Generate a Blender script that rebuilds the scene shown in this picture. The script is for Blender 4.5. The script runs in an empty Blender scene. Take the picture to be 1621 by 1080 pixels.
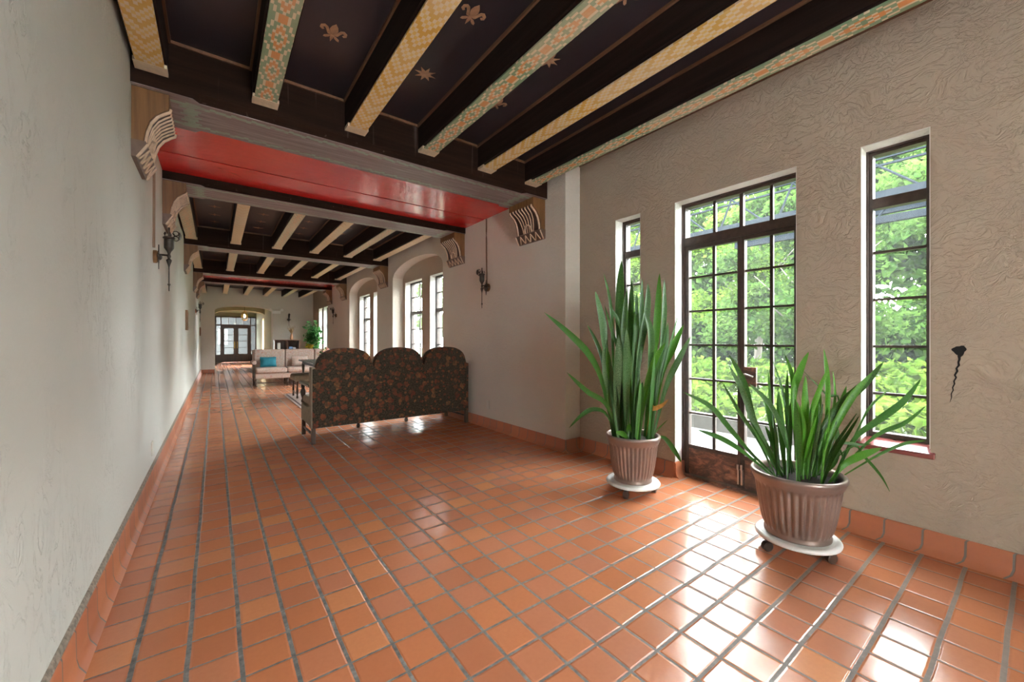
import bpy, math, random
from mathutils import Vector, Matrix
PI = math.pi
sc = bpy.context.scene
C = sc.collection
RND = random.Random(7)

# ------------------------------------------------------------------ camera, light, exposure
f_px, CU, CV, H = 630.0, 810.5, 538.0, 1.2
YAW = math.atan((CU - 341.0) / f_px)
cam_d = bpy.data.cameras.new('camera'); cam_d.sensor_width = 36.0
cam_d.lens = f_px * 36.0 / 1621.0
cam_d.shift_y = -2.0 / 1621.0
cam_d.clip_start = 0.02; cam_d.clip_end = 300
cam = bpy.data.objects.new('camera', cam_d); C.objects.link(cam)
cam.location = (0, 0, H); cam.rotation_euler = (PI / 2, 0, -YAW)
sc.camera = cam

SKY = 36.0
world = bpy.data.worlds.new('world'); sc.world = world; world.use_nodes = True
wn = world.node_tree; wn.nodes.clear()
wo = wn.nodes.new('ShaderNodeOutputWorld'); wb = wn.nodes.new('ShaderNodeBackground')
wtc = wn.nodes.new('ShaderNodeTexCoord'); wns = wn.nodes.new('ShaderNodeTexNoise'); wr = wn.nodes.new('ShaderNodeValToRGB')
wns.inputs['Scale'].default_value = 2.0; wns.inputs['Detail'].default_value = 3
wr.color_ramp.elements[0].color = (.90, .95, 1, 1); wr.color_ramp.elements[1].color = (1, 1, 1, 1)
wn.links.new(wtc.outputs['Generated'], wns.inputs['Vector']); wn.links.new(wns.outputs['Fac'], wr.inputs['Fac'])
wn.links.new(wr.outputs['Color'], wb.inputs['Color']); wb.inputs['Strength'].default_value = SKY
wn.links.new(wb.outputs['Background'], wo.inputs['Surface'])

sc.view_settings.view_transform = 'Standard'; sc.view_settings.look = 'None'
sc.view_settings.gamma = 1.0; sc.view_settings.exposure = 1.06
sc.view_settings.use_curve_mapping = False
sc.cycles.max_bounces = 10; sc.cycles.diffuse_bounces = 7; sc.cycles.glossy_bounces = 4
sc.cycles.transparent_max_bounces = 12
sc.cycles.sample_clamp_indirect = 6.0
try:
    sc.cycles.use_denoising = True
    sc.cycles.denoiser = 'OPENIMAGEDENOISE'
except Exception:
    pass

def portal(name, loc, rot, sx, sy):
    l = bpy.data.lights.new(name, 'AREA'); l.shape = 'RECTANGLE'; l.size = sx; l.size_y = sy
    l.cycles.is_portal = True
    o = bpy.data.objects.new(name, l); C.objects.link(o); o.location = loc; o.rotation_euler = rot
    return o

# ------------------------------------------------------------------ room numbers (metres)
XL, XP, XR = -0.42, 3.0, 3.22          # left wall, right pier face, right recess face
XF = 3.36                              # window frame plane
XO = 3.46                              # outside face of right wall
ZJ, ZG, ZC = 2.88, 2.79, 3.12          # joist underside, girder underside, ceiling boards
Y0, YP, YP2, YE = -3.2, 3.07, 14.3, 18.0
GY = [(3.36, 3.88), (5.19, 5.68), (8.515, 8.97), (11.91, 12.36), (13.68, 14.14)]
for y0, y1, z0, z1 in [(-2.7, -1.7, .6, 2.4), (.388, .69, .56, 2.4), (1.03, 1.94, .1, 2.4), (2.29, 2.585, .56, 2.4),
                       (6.04, 6.89, .5, 2.4), (7.25, 8.1, .5, 2.4), (9.3, 10.2, .5, 2.4), (10.52, 11.42, .5, 2.4),
                       (15.2, 16.0, .5, 2.4), (16.2, 16.85, .5, 2.4)]:
    portal('daylight_portal', (XO + .02, (y0 + y1) / 2, (z0 + z1) / 2), (0, PI / 2, 0), z1 - z0, y1 - y0)
portal('daylight_portal', (.65, Y0 - .3, 1.5), (PI / 2, 0, PI), .9, 1.8)

# ------------------------------------------------------------------ mesh helpers
class MB:
    def __init__(s): s.v = []; s.f = []
    def add(s, vs, fs):
        b = len(s.v); s.v += [tuple(p) for p in vs]; s.f += [tuple(b + i for i in q) for q in fs]; return s
    def box(s, x0, x1, y0, y1, z0, z1):
        return s.add([(x0, y0, z0), (x1, y0, z0), (x1, y1, z0), (x0, y1, z0), (x0, y0, z1), (x1, y0, z1), (x1, y1, z1), (x0, y1, z1)],
                     [(0, 3, 2, 1), (4, 5, 6, 7), (0, 1, 5, 4), (1, 2, 6, 5), (2, 3, 7, 6), (3, 0, 4, 7)])
    def prism(s, poly, a0, a1, axis='x'):
        """poly = 2-D outline; extruded along axis. x: (y,z); y: (x,z); z: (x,y)"""
        n = len(poly)
        def P(p, a):
            return (a, p[0], p[1]) if axis == 'x' else (p[0], a, p[1]) if axis == 'y' else (p[0], p[1], a)
        vs = [P(p, a0) for p in poly] + [P(p, a1) for p in poly]
        fs = [tuple(range(n)), tuple(range(2 * n - 1, n - 1, -1))]
        fs += [(i, i + n, (i + 1) % n + n, (i + 1) % n) for i in range(n)]
        return s.add(vs, fs)
    def tube(s, pts, r, n=8, cap=True):
        pts = [Vector(p) for p in pts]; m = len(pts)
        rs = r if isinstance(r, (list, tuple)) else [r] * m
        vs = []; fs = []; up = Vector((0, 0, 1))
        for i, p in enumerate(pts):
            t = (pts[min(i + 1, m - 1)] - pts[max(i - 1, 0)])
            if t.length < 1e-9: t = Vector((0, 0, 1))
            t.normalize()
            a = t.cross(up)
            if a.length < 1e-3: a = t.cross(Vector((1, 0, 0)))
            a.normalize(); b = t.cross(a)
            for k in range(n):
                w = 2 * PI * k / n
                vs.append(p + (a * math.cos(w) + b * math.sin(w)) * rs[i])
        for i in range(m - 1):
            for k in range(n):
                fs.append((i * n + k, i * n + (k + 1) % n, (i + 1) * n + (k + 1) % n, (i + 1) * n + k))
        if cap:
            fs.append(tuple(range(n - 1, -1, -1))); fs.append(tuple((m - 1) * n + k for k in range(n)))
        return s.add(vs, fs)
    def lathe(s, prof, n=24, c=(0, 0, 0), flute=0, depth=0.0, zr=None, axis='z'):
        """prof = list of (radius, height)"""
        vs = []; fs = []; m = len(prof)
        for (r, z) in prof:
            for k in range(n):
                w = 2 * PI * k / n; rr = r
                if flute and zr and zr[0] <= z <= zr[1]:
                    rr = r - depth * (0.5 + 0.5 * math.cos(w * flute)) ** 1.5
                q = (rr * math.cos(w), rr * math.sin(w), z)
                if axis == 'x': q = (q[2], q[0], q[1])
                if axis == 'y': q = (q[0], q[2], q[1])
                vs.append((c[0] + q[0], c[1] + q[1], c[2] + q[2]))
        for i in range(m - 1):
            for k in range(n):
                fs.append((i * n + k, i * n + (k + 1) % n, (i + 1) * n + (k + 1) % n, (i + 1) * n + k))
        fs.append(tuple(range(n - 1, -1, -1))); fs.append(tuple((m - 1) * n + k for k in range(n)))
        return s.add(vs, fs)
    def mirror(s, k=0, about=0.0):
        s.v = [tuple((2 * about - c) if i == k else c for i, c in enumerate(p)) for p in s.v]
        s.f = [tuple(reversed(q)) for q in s.f]; return s
    def build(s, name, mat=None, parent=None, smooth=False, bevel=0, seg=2, sub=0, angle=40, loc=None):
        me = bpy.data.meshes.new(name); me.from_pydata(s.v, [], s.f); me.update()
        o = bpy.data.objects.new(name, me); C.objects.link(o)
        if mat: me.materials.append(mat)
        if parent: o.parent = parent
        if loc: o.location = loc
        if smooth or bevel or sub:
            me.polygons.foreach_set('use_smooth', [True] * len(me.polygons))
            if not sub:
                try: me.set_sharp_from_angle(angle=math.radians(angle))
                except Exception: pass
        if bevel:
            b = o.modifiers.new('bevel', 'BEVEL'); b.width = bevel; b.segments = seg; b.limit_method = 'ANGLE'; b.angle_limit = math.radians(40)
            b.harden_normals = False
        if sub:
            b = o.modifiers.new('sub', 'SUBSURF'); b.levels = sub; b.render_levels = sub
        return o

def empty(name, loc=(0, 0, 0), rz=0):
    o = bpy.data.objects.new(name, None); C.objects.link(o); o.location = loc; o.rotation_euler = (0, 0, rz); o.empty_display_size = .05
    return o
def tag(o, label=None, cat=None, group=None, kind=None):
    if label: o['label'] = label
    if cat: o['category'] = cat
    if group: o['group'] = group
    if kind: o['kind'] = kind
    return o
def struct(o, label=None, cat=None):
    o['kind'] = 'structure'; return tag(o, label, cat)
def kids(o): return [c for c in bpy.data.objects if c.parent == o]
def copy_tree(o, parent=None):
    ks = kids(o)
    c = o.copy(); C.objects.link(c); c.parent = parent
    for ch in ks: copy_tree(ch, c)
    return c
def ray(u, v):
    a = (u - CU) / f_px
    return Vector((math.sin(YAW) + a * math.cos(YAW), math.cos(YAW) - a * math.sin(YAW), (CV - v) / f_px))
def at(u, v, depth): return Vector((0, 0, H)) + ray(u, v) * depth

# ------------------------------------------------------------------ materials
class NT:
    def __init__(s, name):
        s.m = bpy.data.materials.new(name); s.m.use_nodes = True; s.t = s.m.node_tree; s.t.nodes.clear()
        s.out = s.t.nodes.new('ShaderNodeOutputMaterial')
    def n(s, typ, **kw):
        nd = s.t.nodes.new('ShaderNode' + typ)
        for k, v in kw.items():
            if hasattr(nd, k): setattr(nd, k, v)
            else: s.put(nd.inputs[k.replace('_', ' ')], v)
        return nd
    def put(s, sock, v):
        if isinstance(v, bpy.types.NodeSocket): s.t.links.new(v, sock)
        elif isinstance(v, (tuple, list)) and len(v) == 3 and sock.type == 'RGBA': sock.default_value = (*v, 1)
        else: sock.default_value = v
    def math(s, op, a, b=0.0, c=None):
        nd = s.t.nodes.new('ShaderNodeMath'); nd.operation = op; s.put(nd.inputs[0], a); s.put(nd.inputs[1], b)
        if c is not None: s.put(nd.inputs[2], c)
        return nd.outputs[0]
    def mix(s, fac, a, b, typ='MIX'):
        nd = s.t.nodes.new('ShaderNodeMix'); nd.data_type = 'RGBA'; nd.blend_type = typ
        s.put(nd.inputs['Factor'], fac); s.put(nd.inputs[6], a); s.put(nd.inputs[7], b); return nd.outputs[2]
    def ramp(s, fac, stops, interp='LINEAR'):
        nd = s.t.nodes.new('ShaderNodeValToRGB'); cr = nd.color_ramp; cr.interpolation = interp
        while len(cr.elements) > 1: cr.elements.remove(cr.elements[-1])
        for i, (p, c) in enumerate(stops):
            e = cr.elements[0] if i == 0 else cr.elements.new(p)
            e.position = p; e.color = (*c, 1) if len(c) == 3 else c
        s.put(nd.inputs['Fac'], fac); return nd.outputs['Color']
    def rng(s, v, a, b, c, d, smooth=False):
        nd = s.t.nodes.new('ShaderNodeMapRange')
        if smooth: nd.interpolation_type = 'SMOOTHSTEP'
        for i, q in enumerate((v, a, b, c, d)): s.put(nd.inputs[i], q)
        return nd.outputs[0]
    def coord(s, which='Object'): return s.n('TexCoord').outputs[which]
    def noise(s, vec, scale, detail=3, rough=.5, dist=0.0):
        nd = s.n('TexNoise'); s.put(nd.inputs['Vector'], vec); nd.inputs['Scale'].default_value = scale
        nd.inputs['Detail'].default_value = detail; nd.inputs['Roughness'].default_value = rough; nd.inputs['Distortion'].default_value = dist
        return nd
    def scale(s, vec, sc_):
        nd = s.n('Mapping'); s.put(nd.inputs['Vector'], vec); nd.inputs['Scale'].default_value = sc_; return nd.outputs[0]
    def bump(s, h, strength=.5, dist=.01, normal=None):
        nd = s.n('Bump'); s.put(nd.inputs['Height'], h); s.put(nd.inputs['Strength'], strength); nd.inputs['Distance'].default_value = dist
        if normal is not None: s.put(nd.inputs['Normal'], normal)
        return nd.outputs[0]
    def done(s, col, rough=.6, normal=None, metal=0.0, coat=0.0, coat_rough=.1, spec=.5, trans=0):
        p = s.n('BsdfPrincipled'); s.put(p.inputs['Base Color'], col); s.put(p.inputs['Roughness'], rough)
        s.put(p.inputs['Metallic'], metal); s.put(p.inputs['Coat Weight'], coat); p.inputs['Coat Roughness'].default_value = coat_rough
        s.put(p.inputs['Specular IOR Level'], spec)
        if normal is not None: s.put(p.inputs['Normal'], normal)
        if trans:
            p.inputs['Subsurface Weight'].default_value = 0
        s.t.links.new(p.outputs[0], s.out.inputs['Surface']); return s.m

def plain(name, col, rough=.6, metal=0.0, var=.15, scale=8, bump=0.0, coat=0.0, stretch=(1, 1, 1), bscale=None, spec=.5):
    t = NT(name); c = t.scale(t.coord(), stretch); n = t.noise(c, scale, 4)
    lo = tuple(max(0, q * (1 - var)) for q in col); hi = tuple(min(1, q * (1 + var)) for q in col)
    cc = t.ramp(n.outputs['Fac'], [(.3, lo), (.7, hi)])
    nm = None
    if bump:
        n2 = t.noise(c, bscale or scale * 5, 4); nm = t.bump(n2.outputs['Fac'], bump, .004)
    return t.done(cc, rough, nm, metal, coat, spec=spec)

def mat_plaster(name, col, heavy, amt=1.0):
    t = NT(name); co = t.coord()
    n1 = t.noise(co, 1.2, 4)
    cc = t.ramp(n1.outputs['Fac'], [(.3, tuple(q * .93 for q in col)), (.7, col)])
    if heavy:
        # skip-trowel: ridged strokes whose direction wanders
        w = t.noise(co, 3.0, 2)
        vec = t.n('VectorMath', operation='MULTIPLY_ADD'); t.put(vec.inputs[0], w.outputs['Color']); vec.inputs[1].default_value = (.35, .35, .35); t.put(vec.inputs[2], co)
        a = t.noise(t.scale(vec.outputs[0], (1, 1, 1.8)), 15, 4, .6, .7)
        plat = t.rng(a.outputs['Fac'], .42, .56, 0, 1, True)
        a2 = t.noise(t.scale(vec.outputs[0], (1.3, 1.3, 1.0)), 17, 3, .55, 1.2)
        rid = t.math('ABSOLUTE', t.math('SUBTRACT', a2.outputs['Fac'], .5))
        rid = t.rng(rid, 0, .05, 1, 0, True)
        b = t.noise(co, 60, 3)
        msk = t.rng(t.noise(co, 4, 2).outputs['Fac'], .35, .6, .15, 1)
        h = t.math('ADD', t.math('ADD', t.math('MULTIPLY', rid, t.math('MULTIPLY', msk, .34)), t.math('MULTIPLY', plat, .8)), t.math('MULTIPLY', b.outputs['Fac'], .25))
        nm = t.bump(h, .6 * amt, .0085)
    else:
        a = t.noise(t.scale(co, (1, 1, .45)), 9, 5, .6, 1.2)
        rid = t.math('ABSOLUTE', t.math('SUBTRACT', a.outputs['Fac'], .5))
        rid = t.rng(rid, 0, .03, 1, 0, True)
        b = t.noise(co, 45, 4)
        msk = t.rng(t.noise(t.scale(co, (1, .6, .6)), 2.3, 2).outputs['Fac'], .48, .62, 0, 1)
        h = t.math('ADD', t.math('MULTIPLY', rid, msk), t.math('MULTIPLY', b.outputs['Fac'], .35))
        nm = t.bump(h, .6, .010)
    return t.done(cc, .82, nm, spec=.25)

def mat_floor():
    t = NT('terracotta_tiles'); co = t.coord(); sp = t.n('SeparateXYZ'); t.put(sp.inputs[0], co)
    P = .161
    wob = t.noise(co, 2.5, 2); wo_ = t.math('MULTIPLY', t.math('SUBTRACT', wob.outputs['Fac'], .5), .012)
    x = t.math('ADD', sp.outputs['X'], wo_); y = t.math('ADD', sp.outputs['Y'], wo_)
    ix = t.math('DIVIDE', t.math('SUBTRACT', x, .078), P); iy = t.math('DIVIDE', t.math('SUBTRACT', y, 1.38), P)
    dx = t.math('MULTIPLY', t.math('ABSOLUTE', t.math('SUBTRACT', t.math('FRACT', t.math('ADD', ix, .5)), .5)), P)
    dy = t.math('MULTIPLY', t.math('ABSOLUTE', t.math('SUBTRACT', t.math('FRACT', t.math('ADD', iy, .5)), .5)), P)
    gx = t.rng(sp.outputs['X'], -.2, 2.6, .0075, .0028); gy = t.rng(sp.outputs['X'], -.2, 2.6, .0028, .0075)
    rag = t.math('MULTIPLY', t.math('SUBTRACT', t.noise(co, 70, 3).outputs['Fac'], .5), .004)
    ex = t.math('ADD', t.math('SUBTRACT', dx, gx), rag); ey = t.math('ADD', t.math('SUBTRACT', dy, gy), rag)
    e = t.math('MINIMUM', ex, ey)
    tile = t.rng(e, 0, .0012, 0, 1, True)
    cell = t.n('CombineXYZ'); t.put(cell.inputs[0], t.math('FLOOR', ix)); t.put(cell.inputs[1], t.math('FLOOR', iy))
    wnz = t.n('TexWhiteNoise', noise_dimensions='3D'); t.put(wnz.inputs['Vector'], cell.outputs[0])
    tint = t.ramp(wnz.outputs['Value'], [(0, (.42, .15, .075)), (.25, (.48, .165, .07)), (.55, (.52, .185, .08)), (.8, (.46, .175, .10)), (1, (.58, .225, .09))])
    big = t.noise(co, 1.3, 4, .6)
    col = t.mix(t.rng(big.outputs['Fac'], .2, .9, 0, .3), tint, (.36, .145, .095))
    fine = t.noise(co, 55, 4, .6)
    col = t.mix(t.rng(fine.outputs['Fac'], .3, .8, 0, .22), col, (.33, .11, .06))
    gcol = t.mix(t.rng(sp.outputs['X'], .6, 2.4, 0, .7), t.ramp(t.noise(co, 22, 4, .7).outputs['Fac'], [(.3, (.07, .065, .06)), (.55, (.16, .15, .14)), (.8, (.30, .29, .27))]), (.24, .17, .13))
    col = t.mix(tile, gcol, col)
    # relief: rounded tile edge, slight individual tilt, hand made surface
    edge = t.rng(e, 0, .008, 0, 1, True)
    sc3 = t.n('SeparateXYZ'); t.put(sc3.inputs[0], wnz.outputs['Color'])
    tx = t.math('MULTIPLY', t.math('SUBTRACT', t.math('FRACT', ix), .5), t.math('SUBTRACT', sc3.outputs[0], .5))
    ty = t.math('MULTIPLY', t.math('SUBTRACT', t.math('FRACT', iy), .5), t.math('SUBTRACT', sc3.outputs[1], .5))
    tilt = t.math('MULTIPLY', t.math('ADD', tx, ty), .9)
    hm = t.math('MULTIPLY', t.noise(co, 18, 3, .55).outputs['Fac'], .40)
    h = t.math('ADD', t.math('ADD', edge, tilt), hm)
    nm = t.bump(h, .55, .003)
    rgh = t.rng(t.noise(co, 4, 2, .5).outputs['Fac'], .3, .7, .17, .25)
    rgh = t.math('ADD', t.math('MULTIPLY', tile, t.math('SUBTRACT', rgh, .75)), .75)
    return t.done(col, rgh, nm, spec=.55)

def mat_base():
    t = NT('terracotta_baseboard_tiles'); co = t.coord(); sp = t.n('SeparateXYZ'); t.put(sp.inputs[0], co)
    s_ = t.math('ADD', sp.outputs['Y'], sp.outputs['X'])
    iy = t.math('DIVIDE', s_, .161); d = t.math('ABSOLUTE', t.math('SUBTRACT', t.math('FRACT', iy), .5))
    g = t.rng(d, .024, .034, 0, 1, True)
    g = t.rng(t.math('SUBTRACT', .5, d), .0, 1, 0, 1) if False else g
    wnz = t.n('TexWhiteNoise', noise_dimensions='1D'); t.put(wnz.inputs['W'], t.math('FLOOR', t.math('ADD', iy, .5)))
    tint = t.ramp(wnz.outputs['Value'], [(0, (.37, .12, .06)), (.5, (.45, .145, .065)), (1, (.50, .18, .085))])
    fine = t.noise(co, 30, 4)
    col = t.mix(t.rng(fine.outputs['Fac'], .3, .8, 0, .25), tint, (.3, .11, .07))
    col = t.mix(g, (.16, .13, .115), col)
    nm = t.bump(t.math('ADD', g, t.math('MULTIPLY', fine.outputs['Fac'], .2)), .5, .003)
    return t.done(col, .38, nm)

def mat_soffit(kind, fade=0.0):
    t = NT('painted_stepped_pattern_' + kind + ('_faded' if fade else '')); co = t.coord(); sp = t.n('SeparateXYZ'); t.put(sp.inputs[0], co)
    cx = t.math('ABSOLUTE', t.math('ROUND', t.math('DIVIDE', sp.outputs['X'], .0145)))
    cyf = t.math('SUBTRACT', t.math('MULTIPLY', t.math('FRACT', t.math('DIVIDE', sp.outputs['Y'], .33)), .33), .165)
    cy = t.math('ABSOLUTE', t.math('ROUND', t.math('DIVIDE', cyf, .0236)))
    border = t.math('GREATER_THAN', t.math('ABSOLUTE', sp.outputs['X']), .0585)
    cream = (.66, .54, .37)
    if kind == 'green':
        d = t.math('DIVIDE', t.math('ADD', t.math('MULTIPLY', cx, 1.75), cy), 14.0)
        col = t.ramp(d, [(0, (.17, .28, .16)), (.13, cream), (.21, (.62, .24, .06)), (.34, cream), (.42, (.18, .29, .17)), (.66, cream), (.76, (.18, .29, .17))], 'CONSTANT')
        link = t.math('MULTIPLY', t.math('LESS_THAN', cx, 1.5), t.math('GREATER_THAN', cy, 5.5))
        col = t.mix(link, col, (.62, .24, .06))
    else:
        cz = t.math('ABSOLUTE', t.math('ROUND', t.math('DIVIDE', sp.outputs['X'], .018)))
        zz = t.math('ADD', t.math('MULTIPLY', cz, 1.0), t.math('ROUND', t.math('DIVIDE', sp.outputs['Y'], .028)))
        d = t.math('FRACT', t.math('ADD', t.math('DIVIDE', zz, 5.0), .01))
        col = t.ramp(d, [(0, (.60, .34, .045)), (.39, cream), (.59, (.66, .44, .11)), (.79, cream)], 'CONSTANT')
    # worn, faded stretches
    w = t.noise(co, 1.1, 2); w2 = t.noise(co, 40, 3)
    col = t.mix(t.math('MULTIPLY', t.rng(w.outputs['Fac'], .45, .68, .05, .75), t.rng(w2.outputs['Fac'], .2, .6, .6, 1)), col, (.68, .57, .42))
    if fade: col = t.mix(fade, col, (.60, .50, .36))
    chips = t.rng(t.noise(co, 26, 5, .7).outputs['Fac'], .70, .74, 0, 1)
    col = t.mix(chips, col, (.12, .07, .05))
    return t.done(col, .6, t.bump(t.noise(t.scale(co, (4, .5, 1)), 30, 4).outputs['Fac'], .25, .004))

def mat_wood(name, dark, lite, axis='x', rough=.5, scale=3, coat=0.0, bump=.3, streak=False):
    t = NT(name); co = t.coord()
    st = {'x': (.12, 2.4, 2.4), 'y': (2.4, .12, 2.4), 'z': (2.4, 2.4, .12)}[axis]
    n = t.noise(t.scale(co, st), scale * 3, 6, .65, .4)
    col = t.ramp(n.outputs['Fac'], [(.3, dark), (.7, lite)])
    if streak:
        n2 = t.noise(t.scale(co, (6, 6, .25)), 4, 4); col = t.mix(t.rng(n2.outputs['Fac'], .66, .74, 0, .35), col, (.16, .13, .12))
    return t.done(col, rough, t.bump(n.outputs['Fac'], bump, .004), coat=coat, spec=(.06 if rough > .7 else .12) if rough > .5 else .4)

def mat_girder_soffit():
    t = NT('weathered_painted_soffit'); co = t.coord(); sp = t.n('SeparateXYZ'); t.put(sp.inputs[0], co)
    n = t.noise(t.scale(co, (.15, 2.5, 1)), 12, 6, .7, .5)
    col = t.ramp(n.outputs['Fac'], [(.3, (.14, .10, .10)), (.55, (.25, .20, .20)), (.75, (.40, .36, .355))])
    # stepped green border near front edge and at each end
    yy = t.math('SUBTRACT', t.math('ABSOLUTE', sp.outputs['Y']), .14)
    sx = t.math('MULTIPLY', t.math('ROUND', t.math('MULTIPLY', t.math('FRACT', t.math('DIVIDE', sp.outputs['X'], .12)), 2.0)), .012)
    band = t.math('MULTIPLY', t.math('GREATER_THAN', t.math('ADD', yy, sx), .012), t.math('LESS_THAN', t.math('ADD', yy, sx), .048))
    xe = t.math('SUBTRACT', 1.53, t.math('ABSOLUTE', sp.outputs['X']))
    sy = t.math('MULTIPLY', t.math('ROUND', t.math('MULTIPLY', t.math('FRACT', t.math('DIVIDE', sp.outputs['Y'], .1)), 2.0)), .018)
    e2 = t.math('MULTIPLY', t.math('GREATER_THAN', t.math('ADD', xe, sy), .08), t.math('LESS_THAN', t.math('ADD', xe, sy), .16))
    inn = t.math('LESS_THAN', t.math('ABSOLUTE', sp.outputs['Y']), .19)
    band = t.math('MULTIPLY', t.math('MAXIMUM', band, t.math('MULTIPLY', e2, inn)), 1.0)
    wear = t.rng(t.noise(co, 5, 5, .7).outputs['Fac'], .45, .65, .95, .35)
    col = t.mix(t.math('MULTIPLY', band, wear), col, (.27, .37, .29))
    return t.done(col, .45, t.bump(n.outputs['Fac'], .5, .006), spec=.5)

def mat_floral(name, base, flowers, s=7.0, blob=.42, rough=.9):
    t = NT(name); co = t.coord('Object'); wv = t.noise(co, 9, 2)
    vv = t.n('VectorMath', operation='MULTIPLY_ADD'); t.put(vv.inputs[0], wv.outputs['Color']); vv.inputs[1].default_value = (.05, .05, .05); t.put(vv.inputs[2], co)
    col = t.ramp(t.noise(co, 60, 4, .7).outputs['Fac'], [(.38, base[0]), (.52, base[1]), (.64, base[2])])
    for k, (scl, bl) in enumerate(((s, blob), (s * 1.75, blob * .8))):
        sx_ = t.n('SeparateXYZ'); t.put(sx_.inputs[0], vv.outputs[0]); cx_ = t.n('CombineXYZ'); t.put(cx_.inputs[0], sx_.outputs['X']); t.put(cx_.inputs[1], t.math('ADD', sx_.outputs['Z'], t.math('MULTIPLY', sx_.outputs['Y'], .7)))
        v = t.n('TexVoronoi', voronoi_dimensions='2D', feature='F1'); t.put(v.inputs['Vector'], cx_.outputs[0]); v.inputs['Scale'].default_value = scl; v.inputs['Randomness'].default_value = .85
        fc = t.n('SeparateColor'); t.put(fc.inputs[0], v.outputs['Color'])
        fcol = t.ramp(fc.outputs[0], [(i / max(1, len(flowers) - 1), q) for i, q in enumerate(flowers)])
        pet = t.noise(co, 34, 3, .6)
        fcol = t.mix(t.rng(pet.outputs['Fac'], .42, .56, 0, .65), fcol, base[1])
        m = t.rng(t.math('ADD', v.outputs['Distance'], t.math('MULTIPLY', t.math('SUBTRACT', pet.outputs['Fac'], .5), .5)), bl - .08, bl, 1, 0)
        m = t.math('MULTIPLY', m, t.math('GREATER_THAN', fc.outputs[1], .25))
        col = t.mix(m, col, fcol)
    wvn = t.noise(co, 300, 2)
    return t.done(col, rough, t.bump(wvn.outputs['Fac'], .3, .002), spec=.2)

def mat_leaf(name, dark, mid, edge, band=30.0):
    t = NT(name); uv = t.n('TexCoord').outputs['UV']; sp = t.n('SeparateXYZ'); t.put(sp.inputs[0], uv)
    geo = t.n('ObjectInfo')
    n = t.noise(t.scale(uv, (3, 30, 1)), 2.5, 3, .6, .6)
    oi = t.math('MULTIPLY', geo.outputs['Random'], 1.0)
    c1 = t.mix(t.rng(n.outputs['Fac'], .42, .58, 0, 1), dark, mid)
    c1 = t.mix(t.math('MULTIPLY', oi, .55), c1, (.055, .20, .03))
    ed = t.rng(t.math('ABSOLUTE', t.math('SUBTRACT', sp.outputs['X'], .5)), .44, .49, 0, .5)
    c1 = t.mix(ed, c1, edge)
    p = t.n('BsdfPrincipled'); t.put(p.inputs['Base Color'], c1); p.inputs['Roughness'].default_value = .42; p.inputs['Specular IOR Level'].default_value = .35
    tr = t.n('BsdfTranslucent'); t.put(tr.inputs['Color'], t.mix(.5, c1, (.25, .55, .05)))
    mx = t.n('MixShader'); mx.inputs[0].default_value = .22
    t.t.links.new(p.outputs[0], mx.inputs[1]); t.t.links.new(tr.outputs[0], mx.inputs[2]); t.t.links.new(mx.outputs[0], t.out.inputs['Surface'])
    return t.m

def mat_foliage(name, a, b, c):
    t = NT(name); co = t.coord()
    n = t.noise(co, 1.5, 5, .75)
    col = t.ramp(n.outputs['Fac'], [(.32, a), (.5, b), (.68, c)])
    d = t.n('BsdfDiffuse'); t.put(d.inputs['Color'], col)
    tr = t.n('BsdfTranslucent'); t.put(tr.inputs['Color'], t.mix(.5, col, c))
    mx = t.n('MixShader'); mx.inputs[0].default_value = .5
    t.t.links.new(d.outputs[0], mx.inputs[1]); t.t.links.new(tr.outputs[0], mx.inputs[2]); t.t.links.new(mx.outputs[0], t.out.inputs['Surface'])
    return t.m

def mat_glass(name, tint=(.93, .96, .95), refl=.05, dust=.0):
    t = NT(name)
    tr = t.n('BsdfTransparent'); tr.inputs['Color'].default_value = (*tint, 1)
    gl = t.n('BsdfGlossy'); gl.inputs['Roughness'].default_value = .02
    fr = t.n('Fresnel'); fr.inputs['IOR'].default_value = 1.45
    fa = t.math('MULTIPLY', fr.outputs[0], .45) if refl else 0
    mx = t.n('MixShader'); t.put(mx.inputs[0], fa)
    t.t.links.new(tr.outputs[0], mx.inputs[1]); t.t.links.new(gl.outputs[0], mx.inputs[2])
    last = mx
    if dust:
        df = t.n('BsdfTranslucent'); df.inputs['Color'].default_value = (.7, .74, .72, 1)
        m2 = t.n('MixShader'); t.put(m2.inputs[0], t.math('MULTIPLY', t.rng(t.noise(t.coord(), 90, 4, .7).outputs['Fac'], .45, .7, .3, 1), dust))
        t.t.links.new(mx.outputs[0], m2.inputs[1]); t.t.links.new(df.outputs[0], m2.inputs[2]); last = m2
    t.t.links.new(last.outputs[0], t.out.inputs['Surface']); return t.m

M = {}
M['plaster_l'] = mat_plaster('smooth_cream_plaster', (.60, .59, .545), False)
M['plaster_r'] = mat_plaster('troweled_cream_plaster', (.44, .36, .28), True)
M['white_pl'] = mat_plaster('white_reveal_plaster', (.74, .72, .68), False)  # reveal linings get a lighter tone than the wall around them
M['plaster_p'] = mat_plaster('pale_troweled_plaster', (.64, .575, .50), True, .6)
M['olive'] = plain('olive_plaster', (.33, .32, .21), .8, var=.06, scale=2, bump=.3, bscale=30)
M['floor'] = mat_floor(); M['base'] = mat_base()
M['mortar'] = plain('mortar', (.25, .2, .16), .9, var=.4, scale=60, bump=.8)
M['sof_g'] = mat_soffit('green'); M['sof_y'] = mat_soffit('yellow'); M['sof_g2'] = mat_soffit('green', .62); M['sof_y2'] = mat_soffit('yellow', .62)
M['dark'] = mat_wood('near_black_stained_timber', (.012, .007, .006), (.028, .016, .013), 'y', .55)
M['darkx'] = mat_wood('near_black_stained_girder', (.013, .0065, .0045), (.027, .013, .0085), 'x', .75, streak=True)
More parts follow.
